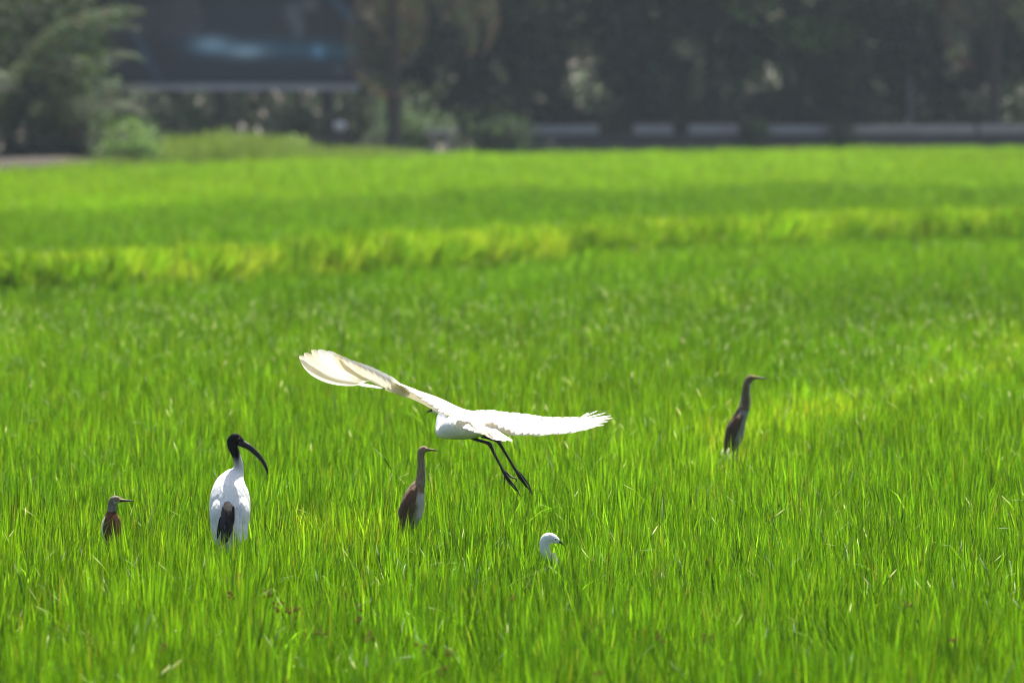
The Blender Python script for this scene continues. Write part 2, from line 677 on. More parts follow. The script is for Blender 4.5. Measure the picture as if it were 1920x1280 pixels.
rot = np.column_stack([rg.normal(size=n) * .05, rg.normal(size=n) * .05, rg.random(n) * 6.283])
wide = np.where(y > 52, 1.25, 1.0)
scl = np.column_stack([wide, wide, hz])
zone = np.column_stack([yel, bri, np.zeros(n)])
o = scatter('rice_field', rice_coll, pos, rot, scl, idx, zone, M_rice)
tag(o, 'dense bright green rice plants covering the whole paddy field', 'rice', kind='stuff')

# sedge seed heads in the near rice
b = Builder()
rs = random.Random(3)
for (sx, sy) in [(505, 1115), (520, 1140), (560, 1150), (600, 1185), (672, 1140), (676, 1160), (690, 1195), (790, 1215), (845, 1225), (830, 1258), (545, 1148), (958, 1120), (1115, 1270), (1240, 1195), (1790, 1205), (1700, 1130), (300, 1215), (430, 1120), (1330, 1200), (450, 1080)]:
    Y = ydist(sy, 0.42)
    h = P(sx, sy, Y)
    g = Vector((h.x + rs.uniform(-.08, .08), h.y + rs.uniform(-.1, .1), 0))
    m_ = (h + g) * .5 + Vector((rs.uniform(-.02, .02), 0, .03))
    b.tube([(*g, .0014, .0014), (*m_, .0013, .0013), (*h, .0009, .0009)], 7, 4, (0.2, 0.26, 0.05))
    for k in range(rs.randint(4, 8)):
        q = h + Vector((rs.uniform(-.018, .018), rs.uniform(-.018, .018), rs.uniform(-.012, .018)))
        b.tube([(*h, .0006, .0006), (*((h + q) / 2), .0006, .0006), (*q, .0006, .0006)], 3, 3, (0.25, 0.22, 0.06))
        b.ball(q, rs.uniform(.003, .0055), (0.20, 0.11, 0.03), 6, 4)
o = b.build('sedge', M_weed)
tag(o, 'thin brown sedge seed heads sticking out of the near rice', 'sedge', kind='stuff')


# ------------------------------------------------------------------ birds
PXM = D0 / F       # metres per photo pixel at the focus distance


class Bird:
    """lays parts out from photo pixel positions plus a depth offset, at one distance"""

    def __init__(self, name, Y, base_px, ground=True, base_y=1000):
        self.Y = Y
        self.s = Y / F
        self.lean, self.top = 0.0, 0.0      # forward slope of the back: metres of depth per photo row below 'top'
        p = P(base_px, base_y, Y)
        self.org = Vector((p.x, p.y, 0.0 if ground else p.z))
        self.root = empty(name, self.org)

    def p(self, px, py, d=0.0):
        return P(px, py, self.Y + d - self.lean * max(0.0, min(py, 1040) - self.top))

    def keys(self, rows, side=0.85):
        """rows: (px, py, depth, half width px[, half depth px])"""
        out = []
        for r in rows:
            q = self.p(r[0], r[1], r[2])
            rs_ = r[4] if len(r) > 4 else r[3] * side
            out.append((q.x, q.y, q.z, r[3] * self.s, rs_ * self.s))
        return out

    def part(self, b, name, mat, parent=None, smooth=True):
        return b.build(name, mat, parent or self.root, self.org, smooth)


def feather_mesh(base, tip, normal, width, bend=0.0, col=(.8, .8, .8), col2=None, n=14, blunt=0.5, droop=0.0):
    """one flight feather: a cambered vane round a raised shaft"""
    base, tip = Vector(base), Vector(tip)
    ax = tip - base
    L = ax.length
    ax.normalize()
    nr = Vector(normal)
    nr = (nr - ax * nr.dot(ax)).normalized()
    sd = ax.cross(nr).normalized()
    v, f, c = [], [], []
    for i in range(n):
        t = 1 - (1 - i / (n - 1)) ** 1.5
        q = base + ax * (L * t) + sd * (bend * L * math.sin(math.pi * min(t, 1.0)) * .5) - nr * (droop * L * t * t)
        if t < .12:
            w = lerp(.25, .75, t / .12)
        elif t < .8 - .25 * (1 - blunt):
            w = lerp(.75, 1.0, (t - .12) / (.68 - .25 * (1 - blunt)))
        else:
            u = (t - (.8 - .25 * (1 - blunt))) / (.2 + .25 * (1 - blunt))
            w = max(0.05, (1 - min(u, 1) ** 2) ** (.5 + .5 * (1 - blunt)))
        w *= width * .5
        for k, off in ((-1.0, -.16), (-.5, -.02), (0, .10), (.45, -.02), (.9, -.16)):
            v.append(q + sd * (k * w) + nr * (off * w))
            cc = Vector(col).lerp(Vector(col2 if col2 else col), t)
            c.append(tuple(cc * (0.93 if k == 0 else 1.0)))
    for i in range(n - 1):
        for k in range(4):
            a = i * 5 + k
            f.append((a, a + 1, a + 6, a + 5))
    return v, f, c


WHITE = (0.80, 0.80, 0.78)
CREAM = (0.80, 0.74, 0.60)
BLACK = (0.007, 0.006, 0.006)

# ---- flying egret
eg = Bird('egret', 28.0, 868, ground=False, base_y=802)
tag(eg.root, 'large white egret flying low over the rice with wings spread and black legs trailing', 'egret')


def egret_col(q, t, a):
    g = 0.80 + 0.02 * math.sin(40 * q.x)
    return (g, g, g * .985)


b = Builder()
b.tube(eg.keys([(930, 807, .00, 3, 4), (915, 804, .02, 9, 12), (893, 803.5, .07, 17, 21), (868, 801.5, .14, 22.5, 27), (853, 801, .19, 23, 26),
                (843, 803.5, .24, 19, 21), (835, 808.5, .285, 14.5, 16), (828.5, 808, .32, 12.5, 13), (826, 797, .34, 10, 11), (827.5, 785, .355, 9.5, 10),
                (829, 776, .365, 9, 9.5), (825.5, 769.5, .375, 8, 8.5), (818, 768.5, .385, 6, 6.5), (812, 769.5, .39, 3.4, 3.6)]), 66, 22, egret_col)
eg.part(b, 'body', M_plume)
b = Builder()
b.tube(eg.keys([(815, 767.5, .387, 3.6, 3.4), (810, 768.8, .392, 3.0, 2.8), (804, 770.8, .398, 2.0, 1.9), (799, 774, .402, .4, .4)]), 14, 10,
       lambda q, t, a: (0.35, 0.30, 0.16) if (t < .12) else (0.02, 0.018, 0.015))
eg.part(b, 'bill', M_horn)
b = Builder()
b.ball(eg.p(817.5, 766, .352), 0.006, (0.6, 0.5, 0.06))
b.ball(eg.p(817.0, 766, .3475), 0.0032, (0.01, 0.01, 0.01))
eg.part(b, 'eye', M_eye)

# wings: leading edge / crest / trailing edge rails
def rails(rows, n):
    """rows: tuples of three (px,py,depth)"""
    a = np.array([[*eg.p(*l), *eg.p(*c), *eg.p(*t)] for l, c, t in rows])
    return catmull(a, n)


def covert_sheet(b, R, u1, col, th0=0.012, nu=10):
    """wing body: an arched, thick covert layer from leading edge to u1 of the chord; R from rails()"""
    n = len(R)

    def surf(j, u):
        l, c, t = Vector(R[j][0:3]), Vector(R[j][3:6]), Vector(R[j][6:9])
        k = 0.4
        if u < k:
            v = u / k
            q0 = l
            return l.lerp(c, v) + (c - l.lerp(t, .4)) * (0.25 * math.sin(math.pi * v))
        v = (u - k) / (1 - k)
        return c.lerp(t, v)
    vt, vb = [], []
    for j in range(n):
        for i in range(nu):
            u = u1 * i / (nu - 1)
            q = surf(j, u)
            ju, jd = surf(min(j + 1, n - 1), u), surf(max(j - 1, 0), u)
            au, ad = surf(j, min(u + .05, 1)), surf(j, max(u - .05, 0))
            nr = (ju - jd).cross(au - ad)
            if nr.length < 1e-9:
                nr = Vector((0, 0, 1))
            nr.normalize()
            fade = math.sin(math.pi * min(1, (i + .15) / (nu - .7))) * (1 - .6 * j / n)
            th = th0 * max(fade, .06)
            vt.append(q + nr * th * .5)
            vb.append(q - nr * th * .5)
    o1 = len(vt)
    f = []
    for j in range(n - 1):
        for i in range(nu - 1):
            a = j * nu + i
            f.append((a, a + 1, a + nu + 1, a + nu))
            f.append((o1 + a, o1 + a + nu, o1 + a + nu + 1, o1 + a + 1))
    b.add(vt + vb, f, col)
    al = vt + vb

    def rim(ids):
        v_ = [al[i] for i in ids] + [al[i + o1] for i in ids]
        m_ = len(ids)
        b.add(v_, [(i, i + 1, m_ + i + 1, m_ + i) for i in range(m_ - 1)], col)
    rim([j * nu for j in range(n)])
    rim([j * nu + nu - 1 for j in range(n)])
    rim(list(range(nu)))
    rim([(n - 1) * nu + i for i in range(nu)])
    return surf


def add_feathers(wing, specs, rnd, name='feather'):
    """specs: (base, tip, normal, width, bend, blunt)"""
    for (ba, ti, nr, w, bend, blunt) in specs:
        v, f, c = feather_mesh(ba, ti, nr, w, bend, WHITE if rnd.random() < .75 else (.8, .78, .72), CREAM if rnd.random() < .25 else (.8, .79, .75), blunt=blunt)
        bb = Builder()
        bb.add(v, f, c)
        eg.part(bb, name, M_feather, wing)


rnd = random.Random(8)
# near (left) wing: inner half shows its top, outer half its underside
LW = [((880, 792, .12), (903, 774.5, .07), (892, 789, -.02)),
      ((842, 781, .09), (870, 769.5, .02), (864, 787, -.07)),
      ((809, 766, .02), (828, 750, -.05), (822, 770, -.20)),
      ((790, 756, -.03), (806, 741, -.10), (797, 752, -.23)),
      ((768, 746, -.08), (779, 732, -.15), (771, 736, -.25)),
      ((742, 737.5, -.13), (750, 722, -.20), (744, 718, -.28)),
      ((722, 731, -.17), (723, 718, -.23), (724, 709, -.29))]
R = rails(LW, 34)
b = Builder()
surf = covert_sheet(b, R, 0.80, (.80, .79, .765), 0.016)
wl = eg.part(b, 'wing', M_feather)
# small covert feathers that roughen the upper edge and the lower trailing edge
specs = []
tips_sec = [(886, 789), (874, 788), (864, 788), (853, 785), (843, 781.5), (833, 776), (823, 770), (812, 763), (801, 755), (789, 747), (777, 739), (765, 730), (752, 721), (738, 715)]
for i, (tx, ty) in enumerate(tips_sec):
    j = int(lerp(0, 21, i / (len(tips_sec) - 1)))
    dep = lerp(-.04, -.31, (i / (len(tips_sec) - 1)) ** .8)
    base = surf(min(j + 2, 33), .42)
    tip = eg.p(tx + rnd.uniform(-1, 1), ty + rnd.uniform(-.8, .8), dep)
    nr = (tip - base).cross(Vector((1, 0, -.45)))
    if nr.z < 0:
        nr = -nr
    specs.append((base + Vector((0, 0, .004)), tip, nr, 0.052, .05, .7))
for (tx, ty), (bx, by) in zip([(723, 707), (712, 702), (700, 695), (688, 690), (678, 686.5), (667, 681), (655, 675.5), (643, 671), (634, 668)],
                              [(768, 738), (757, 733), (746, 728), (736, 723), (727, 720), (719, 717), (711, 715), (703, 713), (697, 712)]):
    i = (768 - bx) / 71
    base = eg.p(bx, by, lerp(-.13, -.28, i))
    tip = eg.p(tx, ty, lerp(-.34, -.42, i))
    specs.append((base, tip, (.25, -.85, .2), lerp(.058, .044, i) * rnd.uniform(.85, 1.1), -.04, .45))
prim_tips = [(625, 666), (612, 659), (597, 655.5), (584, 656), (570, 662), (561, 667.5), (563.5, 674)]
prim_base = [(694, 711), (692, 712), (690, 713), (688, 713.5), (686, 714), (684, 715), (683, 716)]
for i, ((tx, ty), (bx, by)) in enumerate(zip(prim_tips, prim_base)):
    base = eg.p(bx, by, -.29 + .008 * i)
    tip = eg.p(tx, ty, lerp(-.43, -.40, i / 6))
    specs.append((base, tip, (.2, -.95, .1 - .03 * i), .044, [-.03, -.05, -.08, -.11, -.14, -.17, -.20][i], .75))
add_feathers(wl, specs, rnd)
# alula seen beyond the wrist, lit from above
v, f, c = feather_mesh(eg.p(717, 727, -.16), eg.p(668, 720, -.22), (0.1, -.5, .85), .026, .12, (.82, .8, .74), blunt=.3)
bb = Builder()
bb.add(v, f, c)
eg.part(bb, 'alula', M_feather, wl)

# far (right) wing: its whole top is sunlit
RW = [((884, 773.5, .08), (888, 776, .03), (892, 790, -.02)),
      ((914, 772, .14), (918, 776, .08), (921, 797, -.03)),
      ((945, 776.5, .20), (948, 780, .13), (950, 806, -.02)),
      ((975, 778.5, .26), (978, 783, .18), (975, 811, -.02)),
      ((1003, 782.5, .32), (1003, 787, .24), (1003, 811, .05)),
      ((1030, 785.5, .37), (1030, 789, .30), (1030, 809, .13)),
      ((1056, 785.5, .41), (1056, 789, .35), (1056, 804, .21)),
      ((1082, 784, .44), (1084, 788, .39), (1084, 797, .29)),
      ((1096, 782, .45), (1099, 786, .42), (1100, 791, .36))]
R = rails(RW, 34)
b = Builder()
surf = covert_sheet(b, R, 0.46, (.82, .82, .805), 0.016)
wr = eg.part(b, 'wing', M_feather)
specs = []
tips = [(918, 792), (926, 797), (936, 802), (946, 807), (957, 811.5), (968, 814.5), (980, 815.5), (991, 816.5), (1003, 815), (1016, 816.5), (1028, 815), (1041, 813), (1052, 813.5), (1063, 811.5), (1078, 810), (1092, 806.5), (1104, 803.5), (1116, 800.5)]
for i, (tx, ty) in enumerate(tips):
    k = i / (len(tips) - 1)
    base = surf(int(lerp(1, 27, k)), .22) + Vector((0, 0, .009))
    tip = eg.p(tx + rnd.uniform(-1, 1), ty + rnd.uniform(-.6, .6), lerp(-.05, .30, k ** 1.1))
    specs.append((base, tip, (-.1, -.35, .9), .07 * rnd.uniform(.85, 1.15), .03, .8))
for i, ((tx, ty), (bx, by)) in enumerate(zip([(1133, 796), (1141, 789.5), (1149, 783), (1146, 778.5), (1135, 773.5), (1120, 769.5), (1102.5, 773)],
                                             [(1062, 795), (1066, 792), (1070, 790), (1074, 788), (1078, 787), (1082, 786), (1084, 785.5)])):
    base = eg.p(bx, by, .33 + .014 * i)
    tip = eg.p(tx, ty, .36 + .045 * i)
    nz_ = [(0, -.3, .95), (0, -.25, .97), (0, -.2, .97), (0, -.1, 1), (.0, .1, 1), (-.2, .25, .95), (-.3, .3, .9)][i]
    specs.append((base, tip, nz_, .034 if i < 4 else .026, -.02, .4))
for (bx, by, tx, ty, dd) in [(1005, 785, 1019, 781.5, .27), (925, 775, 932, 771.5, .12), (1052, 807, 1062, 812.5, .18)]:
    specs.append((eg.p(bx, by, dd), eg.p(tx, ty, dd - .02), (0, -.4, .9), .016, 0, .5))
add_feathers(wr, specs, rnd)
# tail fan seen from behind
tail_b = Builder()
tail_b.tube(eg.keys([(900, 796, .06, 9, 14), (905, 797, .0, 8, 14), (912, 803, -.06, 3, 12)]), 8, 12, WHITE)
tl = eg.part(tail_b, 'tail', M_feather)
specs = []
for i, (tx, ty, dd) in enumerate([(861.5, 797, -.10), (871, 803, -.13), (883, 807, -.16), (895, 811, -.18), (907, 814, -.19), (920, 819.5, -.2), (933, 825, -.2), (946, 827, -.19), (959, 826.5, -.17)]):
    base = eg.p(lerp(890, 922, i / 8), lerp(788, 801, i / 8), -.03)
    specs.append((base, eg.p(tx, ty, dd), (-.15 + .06 * i, -.55, .8), .036, .02, .8))
add_feathers(tl, specs, rnd, 'tail_feather')
b = Builder()
for (a0, a1, a2) in [((884, 784), (905, 802), (925, 824)), ((888, 785), (910, 800), (932, 818)), ((880, 784), (900, 800), (918, 818))]:
    q0, q1, q2 = eg.p(*a0, -.05), eg.p(*a1, -.18), eg.p(*a2, -.215)
    v, f, c = feather_mesh(q0, q2, (0, -.6, .8), .022, .06, CREAM, (.72, .6, .48), blunt=.0)
    b.add(v, f, c)
b.tube([(*eg.p(924, 822, -.215), .0007, .0007), (*eg.p(927, 840, -.22), .0006, .0006), (*eg.p(929, 862, -.22), .0004, .0004)], 8, 4, (.6, .5, .4))
eg.part(b, 'plumes', M_feather)


def toe(b, pts, r0, col=BLACK):
    k = [(*q, lerp(r0, r0 * .35, i / (len(pts) - 1)), lerp(r0, r0 * .35, i / (len(pts) - 1))) for i, q in enumerate(pts)]
    b.tube(k, 12, 7, col)


def legcol(q, t, a):
    return (0.007, 0.006, 0.006)


LEG = [[(878, 815, .10, 6), (890, 822.5, .09, 3.4), (904, 827, .07, 3.0), (914, 830, .05, 3.6), (918.5, 833, .045, 4.2), (923, 842, .03, 3.0), (930, 857, .01, 2.5), (938, 872, -.01, 2.5), (944, 884, -.03, 3.0)],
       [(905, 815, .16, 6), (918, 821, .14, 3.4), (930, 825.5, .13, 3.2), (935.5, 829, .12, 4.0), (941, 838, .10, 3.0), (950, 853, .08, 2.5), (959, 868, .06, 2.4), (967, 881.5, .04, 2.8)]]
for i, lg in enumerate(LEG):
    b = Builder()
    b.tube(eg.keys(lg, 1.0), 36, 10, legcol)
    lo = eg.part(b, 'leg', M_horn)
    b = Builder()
    r0 = 2.5 * PXM
    if i == 0:
        toe(b, [eg.p(944, 884, -.03), eg.p(946, 895, -.05), eg.p(946.5, 910, -.07)], r0 * .8)
        toe(b, [eg.p(944, 883, -.03), eg.p(952, 888, -.05), eg.p(959, 894, -.06), eg.p(965, 896, -.07), eg.p(968.5, 899, -.075), eg.p(968, 903, -.075)], r0)
        toe(b, [eg.p(944, 884, -.03), eg.p(955, 899, -.055), eg.p(967, 914, -.07), eg.p(976, 931, -.08)], r0)
        toe(b, [eg.p(944, 885, -.03), eg.p(952, 900, -.045), eg.p(964, 915, -.05), eg.p(972, 922, -.05)], r0)
    else:
        toe(b, [eg.p(967, 881, .04), eg.p(978, 896, .02), eg.p(988, 911, .01), eg.p(998.5, 927, .0)], r0 * 1.1)
        toe(b, [eg.p(967, 881, .04), eg.p(980, 893, .035), eg.p(990, 907, .03), eg.p(997, 921, .03)], r0)
        toe(b, [eg.p(967, 882, .04), eg.p(974, 896, .03), eg.p(982, 906, .03), eg.p(988, 914, .03)], r0)
        toe(b, [eg.p(967, 882, .04), eg.p(972, 884, .05), eg.p(977, 889, .06)], r0 * .8)
    eg.part(b, 'foot', M_horn, lo)


def standing_legs(bd, pts, col, r=2.0):
    """pts: (px, py, depth) where the thigh leaves the body; straight shank down to the mud with four toes"""
    for (px, py, d) in pts:
        b = Builder()
        t = bd.p(px, py, d)
        k = Vector((t.x + .012, t.y - .02, lerp(t.z, 0, .5)))
        g = Vector((t.x, t.y, 0.006))
        rr = r * PXM
        b.tube([(*t, rr * 2.2, rr * 2.2), (*t.lerp(k, .6), rr * 1.1, rr * 1.1), (*k, rr * 1.4, rr * 1.4), (*k.lerp(g, .5), rr * .9, rr * .9), (*g, rr, rr)], 18, 8, col)
        lo = bd.part(b, 'leg', M_horn)
        b = Builder()
        for an in (0.0, .6, -.6, math.pi):
            e = g + Vector((math.sin(an) * .05, math.cos(an) * .06, 0))
            toe(b, [g, g.lerp(e, .5) + Vector((0, 0, .004)), e], rr, col)
        bd.part(b, 'foot', M_horn, lo)


# ---- black-headed ibis, seen from behind with the head turned right
ib = Bird('ibis', 28.0, 431)
tag(ib.root, 'white ibis with bare black head and long curved black bill standing in the rice', 'ibis')


ib.lean, ib.top = .0002, 885.0


def ibis_col(q, t, a):
    px = 960 + q.x / ib.s
    py = 640 - ((q.z - P(960, 640, ib.Y).z) / ib.s)
    k = min(max((py - (858 - 24 * min(max((px - 444) / 5, 0), 1))) / 26.0, 0), 1)      # black above, grey neck base below; paler right edge is a painted sunlit rim
    g = lerp(0.008, 0.62, k ** 1.3)
    w = min(max((py - 880) / 12, 0), 1)
    g = lerp(g, 0.79, w)
    if py > 884:
        g *= 1 - .10 * max(0, math.sin(px * .45 + py * .21)) * max(0, math.sin(py * .33 + px * .1))
    return (g, g * .995, g * .98)


b = Builder()
b.tube(ib.keys([(428, 1035, .0, 10, 12), (429, 1018, .02, 26, 28), (430, 995, .05, 34, 36), (431, 962, .08, 38.5, 40), (431, 935, .10, 38, 38), (433, 912, .12, 32, 32),
                (439, 895, .13, 22, 22), (446, 882, .135, 11.5, 12), (447.5, 872, .135, 9, 9.5), (445, 860, .13, 8, 8.5), (440, 846, .125, 8.6, 8.5),
                (436, 836, .12, 9.5, 8.5), (436.5, 826, .115, 10.5, 8.5), (442, 821, .11, 9.5, 8), (450, 825, .105, 6.8, 6.5), (456, 829.5, .10, 4, 4)]), 72, 24, ibis_col)
ib.part(b, 'body', M_plume)
b = Builder()
b.tube(ib.keys([(449, 828, .105, 8.2, 6.0), (457, 832.5, .10, 6.6, 5), (467, 838, .095, 5.8, 4.4), (479, 848, .09, 4.9, 3.8), (489, 859, .085, 4.1, 3.2), (496.5, 871, .08, 3.2, 2.7), (500.5, 881, .08, 2.4, 2.1), (501.8, 888.5, .08, 1.3, 1.2)]), 30, 12,
       lambda q, t, a: (0.012, 0.011, 0.011))
ib.part(b, 'bill', M_horn)
b = Builder()
b.ball(ib.p(448, 822.5, .045), 0.0045, (0.05, 0.02, 0.012))
ib.part(b, 'eye', M_eye)
# folded wings wrap both flanks
for side, rows in (('l', [(421, 925, .10, 3, 5), (414, 938, .075, 12, 18), (409.5, 955, .055, 14, 23), (410.5, 972, .045, 15, 24), (414, 992, .03, 14, 18), (417, 1012, .0, 8, 10), (419, 1028, -.01, 2, 3)]),
                   ('r', [(445, 924, .10, 3, 5), (451, 937, .075, 12, 18), (454.5, 955, .055, 14, 23), (452, 972, .045, 15, 24), (446, 992, .03, 14, 18), (441, 1012, .0, 8, 10), (439, 1028, -.01, 2, 3)])):
    b = Builder()
    b.tube(ib.keys(rows), 26, 16, (.77, .77, .755))
    w_ = ib.part(b, 'wing', M_plume)
    rr = random.Random(4 if side == 'l' else 9)
    for k in range(14):
        row, kk = k % 3, k // 3
        t = kk / 4
        cx = (lerp(399, 416, t) if side == 'l' else lerp(463, 446, t)) + rr.uniform(-2, 2)
        y0 = 948 + 15 * row + rr.uniform(-4, 4) + 6 * t
        w0_ = lerp(.02, -.03, t) - .012 * row
        base = ib.p(cx, y0, w0_ + .02)
        tip = ib.p(cx + (4 if side == 'l' else -4) + rr.uniform(-2, 2), y0 + 34, w0_ - .002)
        g = rr.uniform(.60, .82)
        v, f, c = feather_mesh(base, tip, (-.7 + .5 * t if side == 'l' else .7 - .5 * t, -.9, .15), .032, .04, (g, g, g * .985), (g * .95, g * .95, g * .93), blunt=.8)
        bb = Builder()
        bb.add(v, f, c)
        ib.part(bb, 'feather', M_plume, w_)
# grey-brown ornamental plumes over the tail
b = Builder()
b.tube(ib.keys([(426, 943, -.0, 6, 4), (427, 956, -.06, 12, 6), (426, 975, -.085, 12, 6), (424, 995, -.085, 10, 5), (421, 1012, -.08, 7, 4), (418, 1025, -.08, 3, 2)]), 20, 12, (0.013, 0.011, 0.010))
pl = ib.part(b, 'tail_plumes', M_plume)
rr = random.Random(21)
for k in range(16):
    cx = rr.uniform(413, 438)
    y0 = rr.uniform(948, 975)
    g = rr.choice([.02, .035, .05, .07, .11])
    v, f, c = feather_mesh(ib.p(cx, y0, -.10), ib.p(cx + rr.uniform(-7, 4), y0 + rr.uniform(26, 46), -.115), (rr.uniform(-.4, .4), -1, .1), .015, rr.uniform(-.15, .15), (g, g * .93, g * .95), (g * .6, g * .58, g * .62), blunt=.0)
    bb = Builder()
    bb.add(v, f, c)
    ib.part(bb, 'plume', M_plume, pl)
standing_legs(ib, [(422, 1030, .05), (440, 1030, .05)], BLACK, 2.2)


# ---- pond herons
def heron(name, label, Y, base, rows, bill, eye, colf, wings, legs, ringed=True):
    hb = Bird(name, Y, base)
    tag(hb.root, label, 'heron', 'pond herons standing in the rice')

    def cf(q, t, a):
        px = 960 + q.x * F / hb.Y
        py = 640 - ((q.z - P(960, 640, hb.Y).z) * F / hb.Y)
        return colf(px, py, t, a)
    b = Builder()
    b.tube(hb.keys(rows), 60, 20, cf)
    hb.part(b, 'body', M_plume)
    b = Builder()
    b.tube(hb.keys(bill), 16, 10, lambda q, t, a: (0.16, 0.13, 0.055) if (t < .55 and math.sin(a * 1 + 1.2) > -.2) else (0.035, 0.03, 0.02))
    hb.part(b, 'bill', M_horn)
    b = Builder()
    c = hb.p(*eye)
    r = 1.9 * hb.s
    b.ball(c, r, (0.62, 0.42, 0.03))
    b.ball(c + Vector((r * .1, -r * .62, 0)), r * .55, (0.01, 0.01, 0.01))
    hb.part(b, 'eye', M_eye)
    rr = random.Random(base)
    for (wrows, col, fe) in wings:
        b = Builder()
        b.tube(hb.keys(wrows, .6), 24, 14, lambda q, t, a: tuple(v * (1 - .22 * (math.sin(t * 30 + a) > .4)) for v in col))
        w_ = hb.part(b, 'wing', M_plume)
        for (x0, y0, x1, y1, d, wd) in fe:
            v, f, cc = feather_mesh(hb.p(x0, y0, d), hb.p(x1, y1, d - .01), (rr.uniform(-.3, .3), -1, .1), wd, rr.uniform(-.08, .08), tuple(v_ * rr.uniform(.8, 1.3) for v_ in col), tuple(v_ * .65 for v_ in col), blunt=.5)
            bb = Builder()
            bb.add(v, f, cc)
            hb.part(bb, 'feather', M_plume, w_)
    standing_legs(hb, legs, (0.16, 0.17, 0.05), 1.6)
    return hb


def streak(px, py, c0, c1, fx=1.3, fy=.05):
    k = 0.5 + 0.5 * math.sin(px * fx + 1.7 * math.sin(py * .11)) * math.sin(py * fy + px * .4)
    return tuple(lerp(a, b_, k) for a, b_ in zip(c0, c1))


def col_left(px, py, t, a):
    if py < 946:
        c = streak(px, py, (.12, .10, .07), (.24, .205, .15))
        if py > 941 and px > 211:
            c = (.5, .48, .42)
        if px > 222 and py > 938:
            c = (.55, .53, .46)
        return c
    if py < 960:
        return streak(px, py, (.17, .155, .125), (.27, .25, .21))
    if px < 195:
        return (.55, .53, .48)  # bright rim light on the left flank, painted into the plumage
    if px > 219:
        return (.25, .115, .045)
    return streak(px, py, (.095, .034, .02), (.16, .062, .036))


fe = [(199 + 3.4 * i, 970 + 2 * (i % 3), 198 + 3.6 * i, 1002 + 3 * (i % 2), -.045, .018) for i in range(8)]
heron('heron', 'small heron with maroon-brown back at far left, sunk deep in the rice', 28.0, 211,
      [(212, 1040, .05, 5), (212, 1024, .04, 13), (211, 1008, .03, 18.5), (210, 994, .03, 20.3), (209, 981, .03, 18.5), (208.5, 970, .03, 13.5), (209, 961, .03, 9.2), (210, 952, .03, 8.2), (211, 944, .03, 8.8), (214.5, 938, .025, 9.2), (221, 936.5, .02, 7), (228, 937.7, .015, 3.3)],
      [(225, 937.8, .015, 3.4), (233, 937.9, .012, 2.6), (243, 938.2, .01, 1.7), (251, 938.8, .01, .3)], (224.6, 935.8, -.008 - .002), col_left,
      [([(206, 966, .01, 5), (203, 978, .0, 8), (202, 995, .0, 9), (205, 1012, .0, 7), (208, 1026, .0, 2)], (.13, .046, .028), fe[:5]),
       ([(215, 966, .01, 5), (219.5, 978, .0, 8), (220.5, 995, .0, 8.5), (218, 1012, .0, 7), (215, 1026, .0, 2)], (.30, .13, .05), fe[6:])],
      [(207, 1030, .03), (216, 1030, .03)])


def col_mid(px, py, t, a):
    if py < 925:
        c = streak(px, py, (.15, .11, .068), (.31, .235, .155), 1.6)
        if px > 796.3 and py > 856:
            c = (.42, .39, .33)  # rim light painted along the neck's right edge
        return c
    if px > 778 + (965 - py) * .12:
        return streak(px, py, (.36, .33, .30), (.5, .47, .43), .9)
    return streak(px, py, (.13, .08, .048), (.2, .13, .082))


fe = [(772 - 2.2 * i, 918 + 4.5 * i, 762 - 2.2 * i, 950 + 4.2 * i, -.055, .02) for i in range(8)]
heron('heron', 'grey-brown heron with upright neck just behind the flying egret\'s breast, left of its legs', 28.9, 773,
      [(752, 1010, .05, 4), (759, 990, .04, 15), (767, 968, .03, 23), (772.5, 951, .03, 22.5), (776, 935, .03, 20.5), (782, 916, .03, 15), (786, 907, .03, 11.5), (789, 896, .03, 9), (790, 879, .03, 7.5), (789.5, 862, .03, 6.8), (789.3, 852, .03, 6.9), (791.5, 844.5, .03, 7.6), (796.5, 842, .03, 6.4), (803.5, 842.8, .03, 3)],
      [(801, 842.6, .03, 3.2), (808, 843, .03, 2.3), (816, 844, .03, 1.5), (824, 845, .03, .3)], (799.3, 840.8, .004), col_mid,
      [([(780, 912, -.01, 4), (773, 926, -.025, 9), (765, 945, -.03, 13), (758, 965, -.03, 12), (752, 985, -.03, 7), (748, 1003, -.03, 2)], (.14, .082, .05), fe)],
      [(763, 985, .04), (772, 985, .03)])


def col_right(px, py, t, a):
    if py < 770:
        c = streak(px, py, (.11, .08, .046), (.22, .16, .095), 1.5)
        if px > 1404.5 and py > 720:
            c = (.36, .33, .28)  # right rim of the neck painted as if sunlit
        if px < 1391 and 725 < py < 765:
            c = (.36, .29, .17)  # left rim of the neck, its backlight put into the colour
        return c
    if px > 1383 + (800 - py) * .12:
        return streak(px, py, (.22, .21, .2), (.36, .34, .32), .9)
    return streak(px, py, (.08, .053, .034), (.13, .088, .058))


fe = [(1381 - 1.9 * i, 782 + 3.6 * i, 1372 - 1.3 * i, 808 + 3.6 * i, -.05, .02) for i in range(7)]
heron('heron', 'dark heron with stretched neck standing alone farther back on the right', 34.3, 1381,
      [(1361, 858, .05, 4), (1369, 838, .04, 13), (1376, 818, .03, 17), (1379, 803, .03, 17), (1385, 788, .03, 14), (1391, 774, .03, 11.8), (1396, 760, .03, 11), (1398, 746, .03, 9.2), (1398.7, 732, .03, 7.6), (1400.5, 720, .03, 6.9), (1404, 711.5, .03, 6.6), (1411, 708, .03, 5.2), (1418.5, 708, .03, 2.6)],
      [(1416, 708, .03, 2.9), (1424, 708.2, .03, 2.2), (1434, 709.2, .03, 1.4), (1443.5, 710.6, .03, .3)], (1413.5, 706.8, .013), col_right,
      [([(1391, 778, -.01, 4), (1384, 788, -.025, 8), (1375, 802, -.03, 11), (1369, 818, -.03, 10), (1364, 838, -.03, 6), (1360, 852, -.03, 2)], (.11, .07, .045), fe)],
      [(1372, 838, .04), (1381, 838, .03)])

